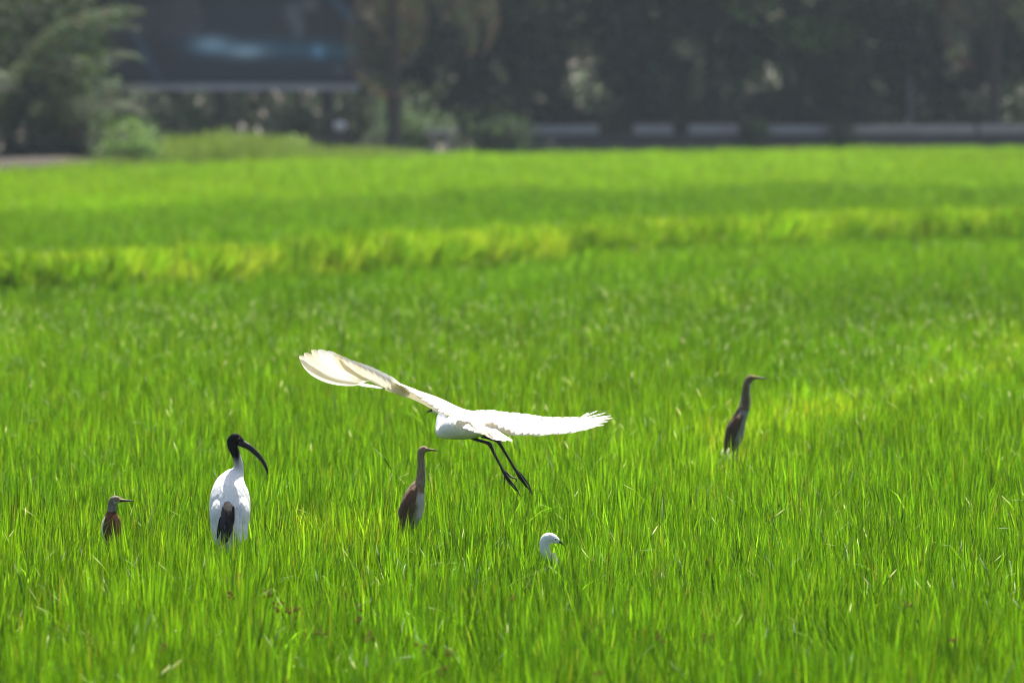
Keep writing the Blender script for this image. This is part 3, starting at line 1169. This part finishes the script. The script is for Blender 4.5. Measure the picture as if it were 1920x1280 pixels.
# ---- small white egret, only its bowed head and neck above the rice
se = Bird('egret', 26.9, 1024)
tag(se.root, 'small white egret with only its bowed head and neck showing above the rice', 'egret')
b = Builder()
b.tube(se.keys([(985, 1122, .06, 4), (1000, 1112, .06, 14), (1018, 1100, .05, 22), (1033, 1082, .04, 19), (1039, 1062, .03, 12), (1039, 1050, .02, 8.5), (1033, 1046, .02, 7.5), (1026, 1043, .02, 8), (1022, 1032, .02, 9),
                (1021, 1021, .02, 9.4), (1023.5, 1011.5, .02, 10.2), (1029, 1008.5, .02, 10.4), (1036, 1009.5, .02, 9.6), (1043, 1012.5, .02, 7.0), (1048.5, 1014.5, .02, 3.6)]), 64, 20, (.78, .78, .785))
se.part(b, 'body', M_plume)
b = Builder()
b.tube(se.keys([(1046, 1012.8, .02, 3.6), (1050, 1015.2, .04, 2.6), (1054, 1018.5, .065, 1.8), (1058, 1023, .09, .3)]), 14, 10, lambda q, t, a: (.05, .045, .04))
se.part(b, 'bill', M_horn)
b = Builder()
c = se.p(1042, 1010, .02 - .0125)
b.ball(c, 2.1 * PXM, (0.5, 0.48, 0.40))
b.ball(c + Vector((0, -.0028, 0)), 1.15 * PXM, (0.01, 0.01, 0.01))
se.part(b, 'eye', M_eye)
b = Builder()
b.tube(se.keys([(1024, 1066, -.01, 5, 4), (1012, 1078, -.02, 11, 6), (998, 1092, -.02, 10, 6), (984, 1106, -.02, 3, 3)]), 16, 12, (.8, .8, .79))
se.part(b, 'wing', M_plume)
b = Builder()
for k in range(5):
    v, f, c_ = feather_mesh(se.p(1034 + 1.6 * k, 1034 + k, .0), se.p(1033 + 2.2 * k, 1052 + k, -.012), (0, -1, .2), .011, .05, (.82, .82, .8), blunt=.0)
    b.add(v, f, c_)
se.part(b, 'breast_plumes', M_feather)
standing_legs(se, [(1016, 1102, .05), (1026, 1098, .05)], BLACK, 1.6)


# withered white leaf tips at the foot of the far heron
b = Builder()
for (px, py) in [(1353, 848), (1364, 846), (1369, 853)]:
    q = P(px, py, 33.4)
    b.tube([(q.x + .004, q.y, 0, .001, .001), (q.x + .003, q.y, q.z * .6, .0012, .0012), (q.x, q.y, q.z - .015, .0015, .0015)], 6, 4, (.2, .25, .1))
    b.tube([(q.x, q.y, q.z - .016, .002, .002), (q.x + .002, q.y, q.z, .006, .004), (q.x + .007, q.y, q.z + .016, .001, .001)], 8, 8, (.85, .85, .8))
o = b.build('withered_leaves', M_weed)
tag(o, 'three white withered leaf tips below the far right heron', 'withered leaf')

# ------------------------------------------------------------------ background plants
def leaf_cloud(rng, n, center, radii, size, c0, c1, clumps=14, clump_r=.45, aspect=2.2, droop=.3, shell=.55):
    """n leaf-shaped faces in clumps through an ellipsoid; returns verts, faces, cols"""
    V = np.zeros((n, 5, 3))
    cc = []
    for k in range(clumps):
        d = rng.normal(size=3)
        d /= np.linalg.norm(d)
        r = rng.uniform(shell, 1.0)
        cc.append(np.array(center) + d * np.array(radii) * r * .8)
    cc = np.array(cc)
    which = rng.integers(0, clumps, n)
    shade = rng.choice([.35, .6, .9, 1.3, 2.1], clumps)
    p = cc[which] + rng.normal(size=(n, 3)) * np.array(radii) * clump_r * .5
    az = rng.random(n) * 6.283
    el = rng.normal(size=n) * .5 - droop
    d = np.column_stack([np.cos(az) * np.cos(el), np.sin(az) * np.cos(el), np.sin(el)])
    up = np.column_stack([rng.normal(size=n) * .4, rng.normal(size=n) * .4, np.ones(n)])
    w = np.cross(d, up)
    w /= np.linalg.norm(w, axis=1, keepdims=True) + 1e-9
    L = size * rng.uniform(.6, 1.4, n)[:, None]
    W = L / aspect
    V[:, 0] = p
    V[:, 1] = p + d * L * .4 + w * W * .5
    V[:, 2] = p + d * L
    V[:, 3] = p + d * L * .4 - w * W * .5
    V[:, 4] = p + d * L * .45 - np.array((0, 0, 1.0)) * W * .12
    t = rng.random(n)[:, None]
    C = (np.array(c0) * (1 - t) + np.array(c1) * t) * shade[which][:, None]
    base = np.arange(n) * 5
    faces = np.concatenate([np.column_stack([base, base + 1, base + 4]), np.column_stack([base + 1, base + 2, base + 4]), np.column_stack([base + 2, base + 3, base + 4]), np.column_stack([base + 3, base, base + 4])])
    return V.reshape(-1, 3), faces, np.repeat(C, 5, axis=0)


def np_mesh(name, V, Fa, C, mat):
    me = bpy.data.meshes.new(name)
    me.vertices.add(len(V))
    me.vertices.foreach_set('co', V.astype(np.float32).ravel())
    me.loops.add(len(Fa) * 3)
    me.polygons.add(len(Fa))
    me.loops.foreach_set('vertex_index', Fa.astype(np.int32).ravel())
    me.polygons.foreach_set('loop_start', np.arange(0, len(Fa) * 3, 3, dtype=np.int32))
    a = me.color_attributes.new('Col', 'FLOAT_COLOR', 'POINT')
    c = np.ones((len(V), 4), dtype=np.float32)
    c[:, :3] = C
    a.data.foreach_set('color', c.ravel())
    me.materials.append(mat)
    me.update()
    me.validate()
    return me


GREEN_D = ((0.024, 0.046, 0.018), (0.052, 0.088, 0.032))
GREEN_M = ((0.05, 0.10, 0.022), (0.10, 0.16, 0.04))


def trunk_builder(h, r, rs_, limbs=5, lean=(0, 0)):
    b = Builder()
    k = []
    for i in range(6):
        t = i / 5
        k.append((lean[0] * t * t + rs_.uniform(-.08, .08) * (i > 0), lean[1] * t * t + rs_.uniform(-.08, .08) * (i > 0), h * t, r * (1.25 - .75 * t), r * (1.25 - .75 * t)))
    b.tube(k, 16, 9, (1, 1, 1))
    for i in range(limbs):
        t = rs_.uniform(.35, .95)
        a = rs_.uniform(0, 6.283)
        s = Vector((lean[0] * t * t, lean[1] * t * t, h * t))
        e = s + Vector((math.cos(a), math.sin(a), rs_.uniform(.4, 1.1))) * rs_.uniform(.7, 1.6)
        m_ = s.lerp(e, .5) + Vector((0, 0, .15))
        b.tube([(*s, r * .45, r * .45), (*m_, r * .3, r * .3), (*e, r * .1, r * .1)], 8, 6, (1, 1, 1))
    return b


crown_meshes = []
for s in range(4):
    r_ = np.random.default_rng(60 + s)
    kinds = [((.018, .038, .017), (.045, .085, .034)), ((.03, .042, .026), (.075, .10, .06)), ((.035, .07, .018), (.085, .14, .035)), ((.016, .036, .022), (.04, .078, .045))]
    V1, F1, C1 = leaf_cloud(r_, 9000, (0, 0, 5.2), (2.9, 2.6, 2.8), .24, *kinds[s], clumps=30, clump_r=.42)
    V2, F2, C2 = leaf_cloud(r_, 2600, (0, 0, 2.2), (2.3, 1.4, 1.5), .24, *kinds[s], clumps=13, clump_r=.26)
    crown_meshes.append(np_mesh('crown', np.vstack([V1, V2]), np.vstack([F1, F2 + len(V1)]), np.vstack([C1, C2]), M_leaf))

V1, F1, C1 = leaf_cloud(np.random.default_rng(70), 16000, (0, -1.2, 6.5), (3.4, 4.2, 2.2), .28, *GREEN_D, clumps=44, clump_r=.42, shell=.1)  # dense crown above the view, shaped and placed to shade what stands below
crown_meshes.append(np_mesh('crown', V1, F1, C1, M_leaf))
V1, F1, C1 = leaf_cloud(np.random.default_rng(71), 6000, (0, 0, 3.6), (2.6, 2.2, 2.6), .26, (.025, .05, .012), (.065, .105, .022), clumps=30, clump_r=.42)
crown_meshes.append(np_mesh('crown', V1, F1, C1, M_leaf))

TREE = [(735, 162.5, 'broad dark tree whose crown rises beside the billboard', 0, 1.0),
        (900, 160.5, 'dark tree with leaning trunk left of the parapet\'s open end', 1, .95),
        (1045, 165.5, 'dark tree above the leftmost lit piece of the parapet', 2, 1.05),
        (1180, 162.5, 'dark tree over the gap between the first two parapet pieces', 3, 1.0),
        (1330, 164.5, 'dark tree in the middle of the row behind the parapet', 0, 1.1),
        (1470, 163.5, 'greener tree right of the middle behind the parapet', 2, 1.0),
        (1610, 165.5, 'dark tree standing left of the thin grey pole', 1, 1.05),
        (1765, 166.5, 'dark tree standing just right of the thin grey pole', 3, 1.0),
        (1930, 168.5, 'dark tree cut by the right edge of the photo', 0, 1.1),
        (610, 159.6, 'dark tree behind the billboard, its unseen crown shaped for shade, right part', 4, 1.0),
        (420, 159.2, 'dark tree behind the billboard, its unseen crown shaped for shade, middle part', 4, 1.05),
        (210, 159.6, 'dark tree behind the billboard, its unseen crown shaped for shade, left part', 4, 1.0),
        (55, 130.5, 'light green leafy tree at the left edge above the earth bank', 5, .62),
        (90, 150, 'dark tree behind the palm at the left edge', 0, 1.0),
        (-80, 150, 'dark tree just beyond the left edge', 1, 1.0)]
rt = random.Random(31)
for (px, Y, lab, v_, sc_) in TREE:
    if px < -20:
        continue
    q = P(px, 200, Y)
    t = empty('tree', (q.x, Y, 0))
    tag(t, lab, 'tree', 'trees behind the field')
    t.scale = (sc_, sc_, sc_)
    tb = trunk_builder(5.0, .13, rt, 6, (.9, 0) if px == 900 else (rt.uniform(-.4, .4), 0))
    tb.build('trunk', M_bark, t)
    c = link('crown', crown_meshes[v_], parent=t)
    c.rotation_euler = (0, 0, rt.uniform(0, 6.28))

# a closed wood far behind everything: reads as one dark mass
r_ = np.random.default_rng(77)
Vs, Fs, Cs, off = [], [], [], 0
for i in range(34):
    xx = -42 + i * 2.6 + r_.uniform(-.6, .6)
    V1, F1, C1 = leaf_cloud(r_, 1500, (xx, 188 + r_.uniform(-5, 6), r_.uniform(2.4, 3.6)), (2.6, 1.8, 3.4), .42, (.022, .035, .016), (.05, .07, .03), clumps=16, clump_r=.6, shell=.2)
    Vs.append(V1)
    Fs.append(F1 + off)
    Cs.append(C1)
    off += len(V1)
for i in range(40):
    xx = -30 + i * 1.6 + r_.uniform(-.4, .4)
    V1, F1, C1 = leaf_cloud(r_, 1100, (xx, 171 + r_.uniform(-1.5, 2), r_.uniform(.8, 1.4)), (1.7, 1.2, 1.5), .3, (.02, .036, .016), (.05, .08, .03), clumps=14, clump_r=.6, shell=.1)
    Vs.append(V1)
    Fs.append(F1 + off)
    Cs.append(C1)
    off += len(V1)
o = link('wood', np_mesh('wood', np.vstack(Vs), np.vstack(Fs), np.vstack(Cs), M_leaf))
tag(o, 'dark wood closing the view behind the trees and the billboard', 'wood', kind='stuff')


# bushes
def bush(px, py_base, Y, w, h, n, size, cols, label, seed, clumps=14, group='bushes along the field edge'):
    r_ = np.random.default_rng(seed)
    q = P(px, py_base, Y)
    t = empty('bush', (q.x, Y, 0))
    tag(t, label, 'bush', group)
    V1, F1, C1 = leaf_cloud(r_, n, (0, 0, h * .5), (w * .5, w * .45, h * .55), size, *cols, clumps=clumps, clump_r=.5, shell=.3)
    V1[:, 2] = np.maximum(V1[:, 2], .01)
    link('foliage', np_mesh('foliage', V1, F1, C1, M_weed), parent=t)
    b = Builder()
    rs_ = random.Random(seed)
    for i in range(6):
        a = rs_.uniform(0, 6.28)
        b.tube([(0, 0, 0, .02, .02), (math.cos(a) * w * .12, math.sin(a) * w * .12, h * .35, .014, .014), (math.cos(a) * w * .3, math.sin(a) * w * .3, h * .7, .006, .006)], 8, 5, (1, 1, 1))
    b.build('stems', M_bark, t)


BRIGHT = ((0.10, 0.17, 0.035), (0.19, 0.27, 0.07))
bush(248, 300, 125.0, 1.35, 1.05, 3600, .09, ((.08, .15, .035), (.16, .25, .07)), 'rounded pale green bush below the left palm', 1, 22)
bush(428, 290, 140, 1.0, .85, 1800, .09, BRIGHT, 'low bright bush under the left half of the billboard', 2)
bush(545, 290, 143, 1.2, .62, 1500, .09, BRIGHT, 'low spreading bush under the right half of the billboard', 3)
bush(700, 285, 147, 1.3, .5, 1300, .09, ((.07, .12, .03), (.14, .19, .06)), 'flat dull bush at the foot of the drooping palm', 4)
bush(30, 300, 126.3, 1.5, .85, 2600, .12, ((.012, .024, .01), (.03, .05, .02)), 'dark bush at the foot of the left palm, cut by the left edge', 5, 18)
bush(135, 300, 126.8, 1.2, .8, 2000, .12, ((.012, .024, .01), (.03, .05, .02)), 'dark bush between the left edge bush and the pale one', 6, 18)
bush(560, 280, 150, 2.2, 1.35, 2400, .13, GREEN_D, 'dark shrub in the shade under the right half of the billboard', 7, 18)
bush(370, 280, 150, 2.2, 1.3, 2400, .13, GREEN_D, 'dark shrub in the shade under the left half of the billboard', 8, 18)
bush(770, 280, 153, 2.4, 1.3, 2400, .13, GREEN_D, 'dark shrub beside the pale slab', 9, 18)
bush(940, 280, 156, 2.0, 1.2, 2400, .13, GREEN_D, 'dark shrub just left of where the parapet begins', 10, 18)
for i, (px, lab) in enumerate([(1155, 'hanging dark shrub hiding the first break in the parapet'), (1275, 'hanging dark shrub hiding the second break in the parapet'), (1410, 'hanging dark shrub hiding the third break in the parapet'), (1578, 'hanging dark shrub hiding the last break in the parapet')]):
    bush(px, 275, 159.2, .85 if i != 1 else .6, .95, 900, .10, GREEN_D, lab, 20 + i, 10)
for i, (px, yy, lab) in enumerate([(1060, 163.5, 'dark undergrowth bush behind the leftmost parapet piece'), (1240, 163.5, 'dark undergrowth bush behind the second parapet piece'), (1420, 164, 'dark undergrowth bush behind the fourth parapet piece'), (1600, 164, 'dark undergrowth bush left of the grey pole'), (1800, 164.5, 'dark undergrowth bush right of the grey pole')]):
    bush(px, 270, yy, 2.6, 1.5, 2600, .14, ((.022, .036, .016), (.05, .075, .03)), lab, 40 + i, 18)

# earth bank on the left
vs, fs = [], []
nx, ny = 40, 10
for i in range(nx):
    xx = lerp(-14, -3.6, i / (nx - 1))
    for j in range(ny):
        yy = float(np.interp(xx, EX, EY)) + lerp(.3, 6.0, j / (ny - 1))
        k = max(0.0, min(1.0, (-4.6 - xx) / 3.2))
        zz = (1 - math.cos(math.pi * min(1, j / 6))) *   .5 * .5 * k * k * (3 - 2 * k) + .012 + .05 * k * random.Random(i * 31 + j).random()
        vs.append((xx, yy, zz))
for i in range(nx - 1):
    for j in range(ny - 1):
        a = i * ny + j
        fs.append((a, a + ny, a + ny + 1, a + 1))
M_bank = make_plain('dry_earth', (0.055, 0.045, 0.037), 0.95, 0.1, 1.6, 0.5, 0.6)
o = link('bank', mesh_from('bank', vs, fs, mat=M_bank, smooth=True))
tag(o, kind='structure')

# weedy grass between the rice and the wall
wp = []
rw = np.random.default_rng(14)
for i in range(5200):
    xx = rw.uniform(-9, 16)
    ye = float(np.interp(xx, EX, EY))
    yy = ye + rw.uniform(.0, 9.0)
    px = 960 + xx / yy * F
    dens = np.interp(px, [-300, 280, 330, 620, 800, 1000, 1990], [.5, .6, 1, 1, .55, .15, .12])
    if rw.random() < dens:
        wp.append((xx, yy, px))
wp = np.array(wp)
n = len(wp)
wn1 = vnoise(wp[:, 0] * .9 + 5, wp[:, 1] * .4)
hh = np.interp(wp[:, 2], [100, 300, 330, 480, 600, 800, 1990], [1.0, 1.2, 1.9, 1.8, 1.25, .85, .7]) * (0.75 + .5 * wn1)
weed_coll = clump_collection('weed_clumps', [clump_mesh('weed_clump', 90, .32, .36, .3, .011, .35, 400 + i, bent=.1, yellow=.06, mat=M_rice, base_cols=(np.array((.09, .17, .025)), np.array((.17, .26, .05)))) for i in range(4)])
o = scatter('weeds', weed_coll, np.column_stack([wp[:, 0], wp[:, 1], np.zeros(n)]), np.column_stack([np.zeros(n), np.zeros(n), rw.random(n) * 6.28]),
            np.column_stack([np.full(n, 1.2), np.full(n, 1.2), hh]), rw.integers(0, 4, n), np.column_stack([.2 * wn1, .82 + .3 * (wn1 - .5), np.zeros(n)]), M_rice)
tag(o, 'rough pale green weeds along the far edge of the rice', 'weeds', kind='stuff')


# palms
def frond_mesh(seed, length, droop, dry, pairs=34):
    rs_ = random.Random(seed)
    b = Builder()
    pts = []
    p, el = Vector((0, 0, 0)), math.radians(62)
    nseg = 16
    for i in range(nseg + 1):
        pts.append(p.copy())
        p = p + Vector((math.cos(el), 0, math.sin(el))) * (length / nseg)
        el -= droop / nseg * (0.5 + i / nseg)
    b.tube([(*q, lerp(.035, .006, i / nseg), lerp(.03, .006, i / nseg)) for i, q in enumerate(pts)], 20, 6, (.16, .17, .06) if not dry else (.22, .16, .09))
    V, Fa, C = [], [], []
    for i in range(pairs):
        t = lerp(.12, 1.0, i / (pairs - 1))
        k = t * nseg
        a = min(int(k), nseg - 1)
        q = pts[a].lerp(pts[a + 1], k - a)
        tg = (pts[a + 1] - pts[a]).normalized()
        ll = length * .2 * math.sin(math.pi * (0.16 + .78 * t)) * rs_.uniform(.85, 1.1)
        for s in (-1, 1):
            d = (Vector((0, s, 0)) * .85 + tg * .5 + Vector((0, 0, -.25 if not dry else -.8)) + Vector((rs_.uniform(-.12, .12), rs_.uniform(-.12, .12), rs_.uniform(-.12, .12)))).normalized()
            wv = d.cross(Vector((0, 0, 1))).normalized() * (.021 if not dry else .016)
            m_ = q + d * ll * .5
            e = q + d * ll + Vector((0, 0, -.18 * ll - (.3 * ll if dry else 0)))
            col = (.026 * rs_.uniform(.4, 1.6), .045 * rs_.uniform(.4, 1.6), .011) if not dry else (.15 * rs_.uniform(.4, 1.5), .135 * rs_.uniform(.4, 1.5), .085)
            b.add([q - wv * .5, q + wv * .5, m_ + wv, m_ - wv, e], [(0, 1, 2, 3), (3, 2, 4)], col)
    return mesh_from('frond', b.v, b.f, b.c, mat=M_leaf)


F_GREEN = [frond_mesh(i, 3.2, 1.6 + .3 * i, False) for i in range(3)]
F_DRY = [frond_mesh(10 + i, 2.4 + .3 * i, 2.2 + .35 * i, True) for i in range(4)]


def palm(px, Y, th, nf, ndry, label, seed, scale=1.0, tilt=0.0, up=0.0):
    rs_ = random.Random(seed)
    q = P(px, 200, Y)
    t = empty('palm', (q.x, Y, 0))
    tag(t, label, 'palm', 'palms at the edge of the field')
    b = Builder()
    b.tube([(0, 0, 0, .17, .17), (tilt * .3, 0, th * .5, .12, .12), (tilt, 0, th, .10, .10)], 14, 10, (1, 1, 1))
    b.build('trunk', M_bark, t)
    for i in range(nf + ndry):
        dry = i >= nf
        me = rs_.choice(F_DRY if dry else F_GREEN)
        o = link('frond', me, parent=t)
        o.location = (tilt, 0, th - .05)
        o.rotation_euler = (rs_.uniform(-.3, .3), rs_.uniform(-.1, .75) - up + (rs_.uniform(.2, 1.0) if dry else 0), i * 2.399 + rs_.uniform(-.3, .3))
        s = scale * rs_.uniform(.7, 1.2)
        o.scale = (s, s, s)


palm(110, 127.2, .75, 18, 3, 'young palm with glossy fronds at the left edge above the earth bank', 1, .74, up=.45)
palm(15, 127.0, .8, 15, 3, 'dark spiky palm cut by the left edge of the photo', 9, 1.05, up=.45)
palm(738, 150, 4.1, 10, 12, 'palm with drooping dry fronds right of the billboard', 2, 1.05)
palm(1865, 163, 4.2, 14, 8, 'palm with shiny fronds at the right edge behind the parapet', 3, .95)
palm(1500, 165.5, 3.2, 10, 5, 'taller palm right of the middle among the dark trees', 4, .8)
palm(960, 164, 3.4, 9, 5, 'palm with hanging fronds near the left end of the parapet', 5, .8)
palm(1240, 166, 3.6, 9, 5, 'palm above the second parapet piece', 6, .8)


# banana plants on the left
def banana(px, Y, h, label, seed):
    rs_ = random.Random(seed)
    q = P(px, 200, Y)
    t = empty('banana_plant', (q.x, Y, 0))
    tag(t, label, 'banana plant', 'banana plants beside the left palm')
    b = Builder()
    b.tube([(0, 0, 0, .11, .11), (.02, 0, h * .5, .08, .08), (.03, 0, h, .05, .05)], 12, 9, (.16, .18, .07))
    b.build('stem', M_weed, t)
    for i in range(8):
        b = Builder()
        az = i * 2.399 + rs_.uniform(-.3, .3)
        L = rs_.uniform(1.0, 1.6)
        el = rs_.uniform(.7, 1.25)
        p = Vector((0.03, 0, h - .05))
        rows = []
        for k in range(9):
            u = k / 8
            d = Vector((math.cos(az) * math.cos(el), math.sin(az) * math.cos(el), math.sin(el)))
            sd = Vector((-math.sin(az), math.cos(az), 0))
            up = sd.cross(d) * -1
            w = .19 * (math.sin(math.pi * min(1, max(.02, (u - .08) / .94))) ** .6 if u > .1 else .06)
            rows.append((p - sd * w - up * (-w * .35), p, p + sd * w - up * (-w * .35)))
            p = p + d * (L / 8)
            el -= rs_.uniform(.16, .3)
        g = rs_.uniform(.75, 1.2)
        for k in range(8):
            a0, a1, a2 = rows[k]
            b0, b1, b2 = rows[k + 1]
            b.add([a0, a1, a2, b0, b1, b2], [(0, 1, 4, 3), (1, 2, 5, 4)], (.045 * g, .085 * g, .018))
        b.build('leaf', M_leaf, t, smooth=True)


banana(150, 128.5, .75, 'banana plant with arching leaves between the left palm and the billboard', 3)
banana(20, 128, .9, 'banana plant cut by the left edge of the photo', 7)

# ------------------------------------------------------------------ billboard with a dark blue print
HY = 151.0
q0, q1 = P(178, 163, HY), P(669, 163, HY)
bw, bz0, bz1 = q1.x - q0.x, q0.z, q0.z + 3.3
bb_ = empty('billboard', ((q0.x + q1.x) / 2, HY, 0))
tag(bb_, 'wide dark slate-blue billboard with a pale blue streak, above the bushes at the left', 'billboard')
HO = Vector(((q0.x + q1.x) / 2, HY, 0))


def print_col(px, py):
    """the flat print: dark blue ground, pale blue streak, grey text rows, a curved grey shape"""
    c = np.array((.030, .037, .050))
    g = lambda x, y, sx, sy: math.exp(-((px - x) / sx) ** 2 - ((py - y) / sy) ** 2)
    tilt = py - 90 - .04 * (px - 450)
    c = c + np.array((.01, .055, .085)) * math.exp(-(tilt / 17) ** 2) * (1 / (1 + math.exp(-(px - 350) / 10))) * .9
    c = c + np.array((.15, .22, .26)) * g(398, 84, 30, 14)
    c = c + np.array((.19, .25, .28)) * g(462, 97, 34, 11)
    c = c + np.array((.08, .17, .27)) * g(597, 96, 12, 11)
    c = c + np.array((.05, .06, .07)) * g(560, 52, 11, 22) + np.array((.055, .06, .07)) * g(548, 25, 14, 20)
    c = c + np.array((.06, .062, .075)) * g(582, 8, 18, 14)
    c = c + np.array((.02, .055, .11)) * math.exp(-((px - 640 - .9 * (py - 14)) / 9) ** 2) * (1 if py < 40 else math.exp(-((py - 40) / 9) ** 2))
    c = c + np.array((.02, .045, .075)) * math.exp(-((px - 272 - .52 * (py - 100)) / 8) ** 2) * math.exp(-((py - 95) / 50) ** 2)
    if 205 < px < 385 - .4 * abs(py - 40) and -20 < py < 74:
        c = c + np.array((.035, .033, .036)) * (.45 + .55 * (math.sin(py * .46) > -.1)) * (.7 + .3 * math.sin(px * .21 + py * .9))
    c = c + np.array((.05, .055, .07)) * g(636, 132, 9, 7)
    return np.array((.024, .034, .052)) + np.maximum(c - np.array((.030, .037, .050)), 0) * 2.1


nu, nv = 150, 80
vs, fs, cs = [], [], []
for i in range(nu):
    for j in range(nv):
        xx, zz = lerp(q0.x, q1.x, i / (nu - 1)), lerp(bz0 + .06, bz1, (j / (nv - 1)) ** 1.4)
        px = 960 + xx / HY * F
        py = 163 - (zz - bz0) / HY * F
        vs.append(Vector((xx, HY - .03, zz)) - HO)
        cs.append(print_col(px, py))
for i in range(nu - 1):
    for j in range(nv - 1):
        a_ = i * nv + j
        fs.append((a_, a_ + nv, a_ + nv + 1, a_ + 1))
M_print = make_horn('printed_vinyl', 0.55)
link('print', mesh_from('print', vs, fs, cs, mat=M_print), parent=bb_)
b = Builder()
b.box((q0.x - .02, HY - .026, bz0 + .05), (q1.x + .02, HY + .05, bz1))
b.build('panel', M_stone, bb_, HO, smooth=False)
for nm, lo, hi in [('lower_rail', (q0.x - .05, HY - .07, bz0 - .07), (q1.x + .05, HY + .02, bz0 + .055)), ('upper_rail', (q0.x - .05, HY - .07, bz1 + .003), (q1.x + .05, HY + .02, bz1 + .09))]:
    b = Builder()
    b.box(lo, hi)
    b.build(nm, M_trim, bb_, HO, smooth=False)
for px in (215, 330, 445, 560, 650):
    xx = P(px, 160, HY).x
    b = Builder()
    b.box((xx - .05, HY + .055, 0), (xx + .05, HY + .15, bz1 - .02))
    b.build('post', M_bark, bb_, HO, smooth=False)
    b = Builder()
    b.tube([(xx, HY + .15, 1.9, .03, .03), (xx, HY + .85, .95, .03, .03), (xx, HY + 1.5, 0, .03, .03)], 6, 6, (1, 1, 1), side=Vector((1, 0, 0)))
    b.build('brace', M_bark, bb_, HO, smooth=False)
rr = random.Random(12)

# ------------------------------------------------------------------ low wall and parapet on the right
WY0, WY1 = 158.5, 160.5
wx0, wx1 = P(985, 260, WY0).x, P(2250, 260, WY1).x
z1 = P(1400, 251, 159.5).z
z2 = P(1400, 234, 159.5).z
wall = empty('parapet_wall', ((wx0 + wx1) / 2, (WY0 + WY1) / 2, 0))
tag(wall, 'low parapet wall with dark stone base and pale grey upper band on the right', 'wall')
WO = Vector(((wx0 + wx1) / 2, (WY0 + WY1) / 2, 0))


def wy(xx):
    return lerp(WY0, WY1, (xx - wx0) / (wx1 - wx0))


b = Builder()
vs = []
for xx in (wx0, wx1):
    yy = wy(xx)
    vs += [(xx, yy, -.1), (xx, yy, z1), (xx, yy + .5, z1), (xx, yy + .5, -.1)]
b.add(vs, [(0, 4, 5, 1), (1, 5, 6, 2), (2, 6, 7, 3), (0, 1, 2, 3), (4, 7, 6, 5)], (1, 1, 1))
b.build('stone_base', M_stone, wall, WO, smooth=False)
for (a, c) in [(993, 1122), (1188, 1262), (1292, 1384), (1440, 1562), (1600, 1830), (1838, 2060), (2070, 2240)]:
    x0, x1 = P(a, 240, wy(P(a, 240, 159).x)).x, P(c, 240, wy(P(c, 240, 159).x)).x
    b = Builder()
    y0, y1 = wy(x0) + .03, wy(x1) + .03
    zt = z2 + rr.uniform(-.02, .02)
    b.add([(x0, y0, z1), (x1, y1, z1), (x1, y1 + .35, z1), (x0, y0 + .35, z1), (x0, y0, zt), (x1, y1, zt), (x1, y1 + .35, zt), (x0, y0 + .35, zt)],
          [(0, 1, 5, 4), (4, 5, 6, 7), (1, 2, 6, 5), (3, 0, 4, 7), (2, 3, 7, 6)], (1, 1, 1))
    b.build('parapet_block', M_para, wall, WO, smooth=False)

# thin grey pole, pale slab, white pot
q = P(1706, 200, 161.6)
pole = empty('pole', (q.x, q.y, 0))
tag(pole, 'thin grey upright pole behind the parapet on the right', 'pole')
b = Builder()
b.tube([(0, 0, 0, .05, .05), (0, 0, .8, .047, .047), (0, 0, 1.72, .04, .04)], 10, 8, (1, 1, 1))
b.build('shaft', M_pipe, pole)
b = Builder()
b.tube([(0, 0, 1.72, .05, .05), (0, 0, 1.75, .05, .05), (0, 0, 1.78, .02, .02)], 5, 8, (1, 1, 1))
b.build('cap', M_pipe, pole)

q = P(828, 246, 152)
slab = Builder()
slab.box((q.x - .36, q.y - .2, q.z - .07), (q.x + .32, q.y + .3, q.z + .02))
slab.box((q.x - .22, q.y - .1, 0), (q.x - .10, q.y + .2, q.z - .07))
slab.box((q.x + .10, q.y - .1, 0), (q.x + .22, q.y + .2, q.z - .07))
o = slab.build('stone_bench', M_para, None, Vector((0, 0, 0)), smooth=False)
tag(o, 'low pale grey stone slab in the dark left of the parapet', 'bench')


def pot(px, py, Y, r, label):
    q = P(px, py, Y)
    b = Builder()
    k = [(.55, 0), (.8, .15), (1.0, .5), (.92, .85), (.7, 1.05), (.8, 1.15), (.74, 1.15), (.62, 1.02)]
    vs, fs = [], []
    seg = 16
    z0 = q.z - r * .6
    for (rr_, zz) in k:
        for i in range(seg):
            a = 6.283 * i / seg
            vs.append((q.x + r * rr_ * math.cos(a), q.y + r * rr_ * math.sin(a), z0 + r * 1.15 * zz))
    for j in range(len(k) - 1):
        for i in range(seg):
            a, c = j * seg + i, j * seg + (i + 1) % seg
            fs.append((a, c, c + seg, a + seg))
    fs.append(tuple(range(seg))[::-1])
    b.add(vs, fs, (1, 1, 1))
    o = b.build('pot', M_white, None)
    b = Builder()
    b.tube([(q.x, q.y, 0, r * 1.1, r * 1.1), (q.x, q.y, z0 * .5, r * .85, r * .85), (q.x, q.y, z0 - .003, r * .8, r * .8)], 6, 11, (1, 1, 1))
    t_ = b.build('tree_stump', M_bark, None)
    tag(t_, 'dark tree stump under the small white pot', 'stump')
    tag(o, label, 'pot')


pot(637, 237, 149.5, .13, 'small round white pot in the shade below the right end of the billboard')

# ------------------------------------------------------------------ haze
m, nt, out = new_mat('haze_air')
pv = N(nt, 'ShaderNodeVolumePrincipled')
pv.inputs['Color'].default_value = (0.74, 0.88, 1.0, 1)
pv.inputs['Density'].default_value = 0.0002
pv.inputs['Anisotropy'].default_value = 0.2
nt.links.new(pv.outputs[0], out.inputs['Volume'])
b = Builder()
b.box((-60, -6, -1.0), (60, 215, 12.5))
o = b.build('haze', m, None, smooth=False)
tag(o, kind='stuff')
print('OBJECTS', len(bpy.data.objects))
